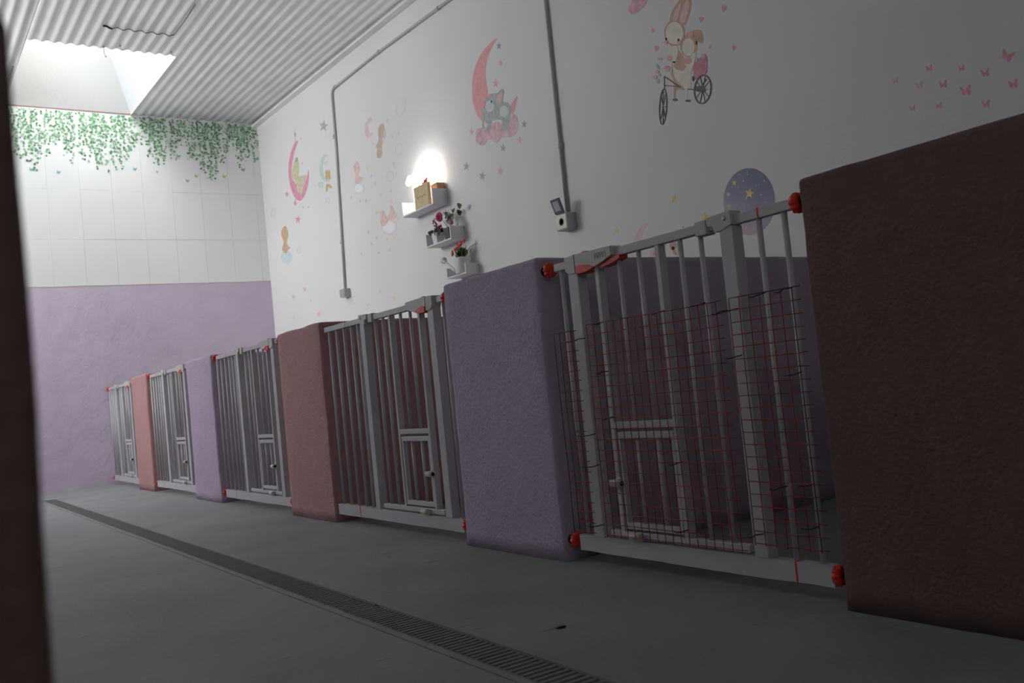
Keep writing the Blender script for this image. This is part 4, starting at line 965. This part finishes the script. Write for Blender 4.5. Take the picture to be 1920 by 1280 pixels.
while x < XW - .02:
    zt = 4.200
    P = Vector((x, YD, 3.9)) - CAM; col = 960 + FPX * P.dot(R) / P.dot(F)
    zbot = on_far(col, prof_at(col)).z if x > 1.2 else 3.55 + .15 * math.sin(x * 9)
    L_ = (zt - zbot) * rd.uniform(.82, 1.03); ph = rd.uniform(0, 6.28)
    z = zt - rd.uniform(0, .02)
    while z > zt - L_:
        t = (zt - z) / L_
        xx = x + .014 * math.sin(z * 11 + ph)
        nearseam = min(abs(xx - c_) for c_ in cols) < .010
        if not nearseam and rd.random() > .04 + .50 * t ** 1.5 and xx < XW - .012:
            mb.mi = rd.choice((0, 0, 1, 2, 1))
            ivy_leaf(mb, xx + rd.uniform(-.016, .016), z + rd.uniform(-.012, .012), rd.uniform(.013, .021), rd.uniform(-1.5, 1.5) + PI)
        z -= rd.uniform(.018, .028)
    x += rd.uniform(.018, .030)
o = mb.build('ivy_leaf_frieze', GI)
tag(o, 'green trailing ivy leaf border printed along the top of the white tiled far wall', 'ivy border', kind='stuff')
for x_, y_, col, lab in ((195, 462, 'b', 'blue butterfly sticker under the ivy, leftmost'), (368, 480, 'b', 'blue butterfly sticker under the ivy, second from the left'), (850, 460, 'b', 'pale blue butterfly sticker under the middle of the ivy'), (1125, 380, 'b', 'blue butterfly sticker in the gap between ivy strands'), (1183, 535, 'b', 'dark blue butterfly sticker, lowest under the ivy'), (1535, 465, 'b', 'blue butterfly sticker rightmost under the ivy'), (1240, 505, 'y', 'yellow butterfly sticker under the longest ivy strand'), (1415, 508, 'y', 'yellow butterfly sticker right of the longest ivy strand')):
    mb = MB(); vinyl(mb, bfly(x_ / 3.369, 180 + y_ / 3.369, 5.6, .3), 1, 'f')
    tag(mb.build('butterfly_sticker', mat('tile_blue', (.20, .42, .55), .5, .3) if col == 'b' else mat('tile_yellow', (.55, .52, .18), .5, .3)), lab, 'wall sticker', 'butterfly stickers on the tiles')

# scraps on the floor
for (px_, py_, s_, m, lab) in ((120, 1040, .012, M_twine, 'tiny white crumb on the grey floor at the left'), (1052, 1177, .035, M_wirek, 'small dark twig scrap on the floor right of the drain')):
    d = ray(px_, py_); p = CAM + d * (-CAM.z / d.z)
    mb = MB(); mb.sphere((p.x, p.y, .002), s_ * .5, sy=.45, sz=.15, sub=2)
    tag(mb.build('floor_scrap', m), lab, 'scrap')

# ------------------------------------------------------------------ light
W = bpy.data.worlds.new('overcast'); S.world = W; W.use_nodes = True
nt = W.node_tree; bg = nt.nodes['Background']
tc = nt.nodes.new('ShaderNodeTexCoord'); sx = nt.nodes.new('ShaderNodeSeparateXYZ'); nt.links.new(tc.outputs['Generated'], sx.inputs[0])
mr = nt.nodes.new('ShaderNodeMapRange'); mr.inputs[1].default_value = 0; mr.inputs[2].default_value = -1; mr.inputs[3].default_value = SKY_TOP; mr.inputs[4].default_value = SKY_SIDE; mr.clamp = True
nt.links.new(sx.outputs['X'], mr.inputs[0]); nt.links.new(mr.outputs[0], bg.inputs[1])
bg.inputs[0].default_value = (.97, .985, 1.0, 1)
def portal(name, sx_, sy_, loc, rot):
    pl = bpy.data.lights.new(name, 'AREA'); pl.shape = 'RECTANGLE'; pl.size = sx_; pl.size_y = sy_
    po = bpy.data.objects.new(name, pl); C.objects.link(po); po.location = loc; po.rotation_euler = rot; pl.cycles.is_portal = True
portal('roof_opening_portal', SX1 - SX0 + .03, YD - SY0 + .02, ((SX0 + SX1) / 2, (SY0 + YD) / 2, 4.26), (0, 0, 0))
portal('added_small_window_portal', VX1 - VX0, VZ1 - VZ0, ((VX0 + VX1) / 2, YB - .12, (VZ0 + VZ1) / 2), (PI / 2, 0, 0))
portal('added_window_portal', WZ1 - WZ0, WY1 - WY0, (XL - .12, (WY0 + WY1) / 2, (WZ0 + WZ1) / 2), (0, -PI / 2, 0))

# ------------------------------------------------------------------ camera
cam = bpy.data.cameras.new('camera'); co = bpy.data.objects.new('camera', cam); C.objects.link(co)
Rm = Matrix((R, U, -F)).transposed().to_4x4()
co.matrix_world = Matrix.Translation(CAM) @ Rm
cam.sensor_width = 36; cam.lens = FPX / 1920 * 36; cam.clip_start = .02
cam.dof.use_dof = True; cam.dof.focus_distance = 3.7; cam.dof.aperture_fstop = 5.2
S.camera = co
S.view_settings.view_transform = 'Standard'; S.view_settings.look = 'None'; S.view_settings.gamma = 1
S.view_settings.exposure = 0.0
S.view_settings.use_curve_mapping = False
S.cycles.use_denoising = True
S.cycles.max_bounces = 14; S.cycles.diffuse_bounces = 10; S.cycles.sample_clamp_indirect = 4
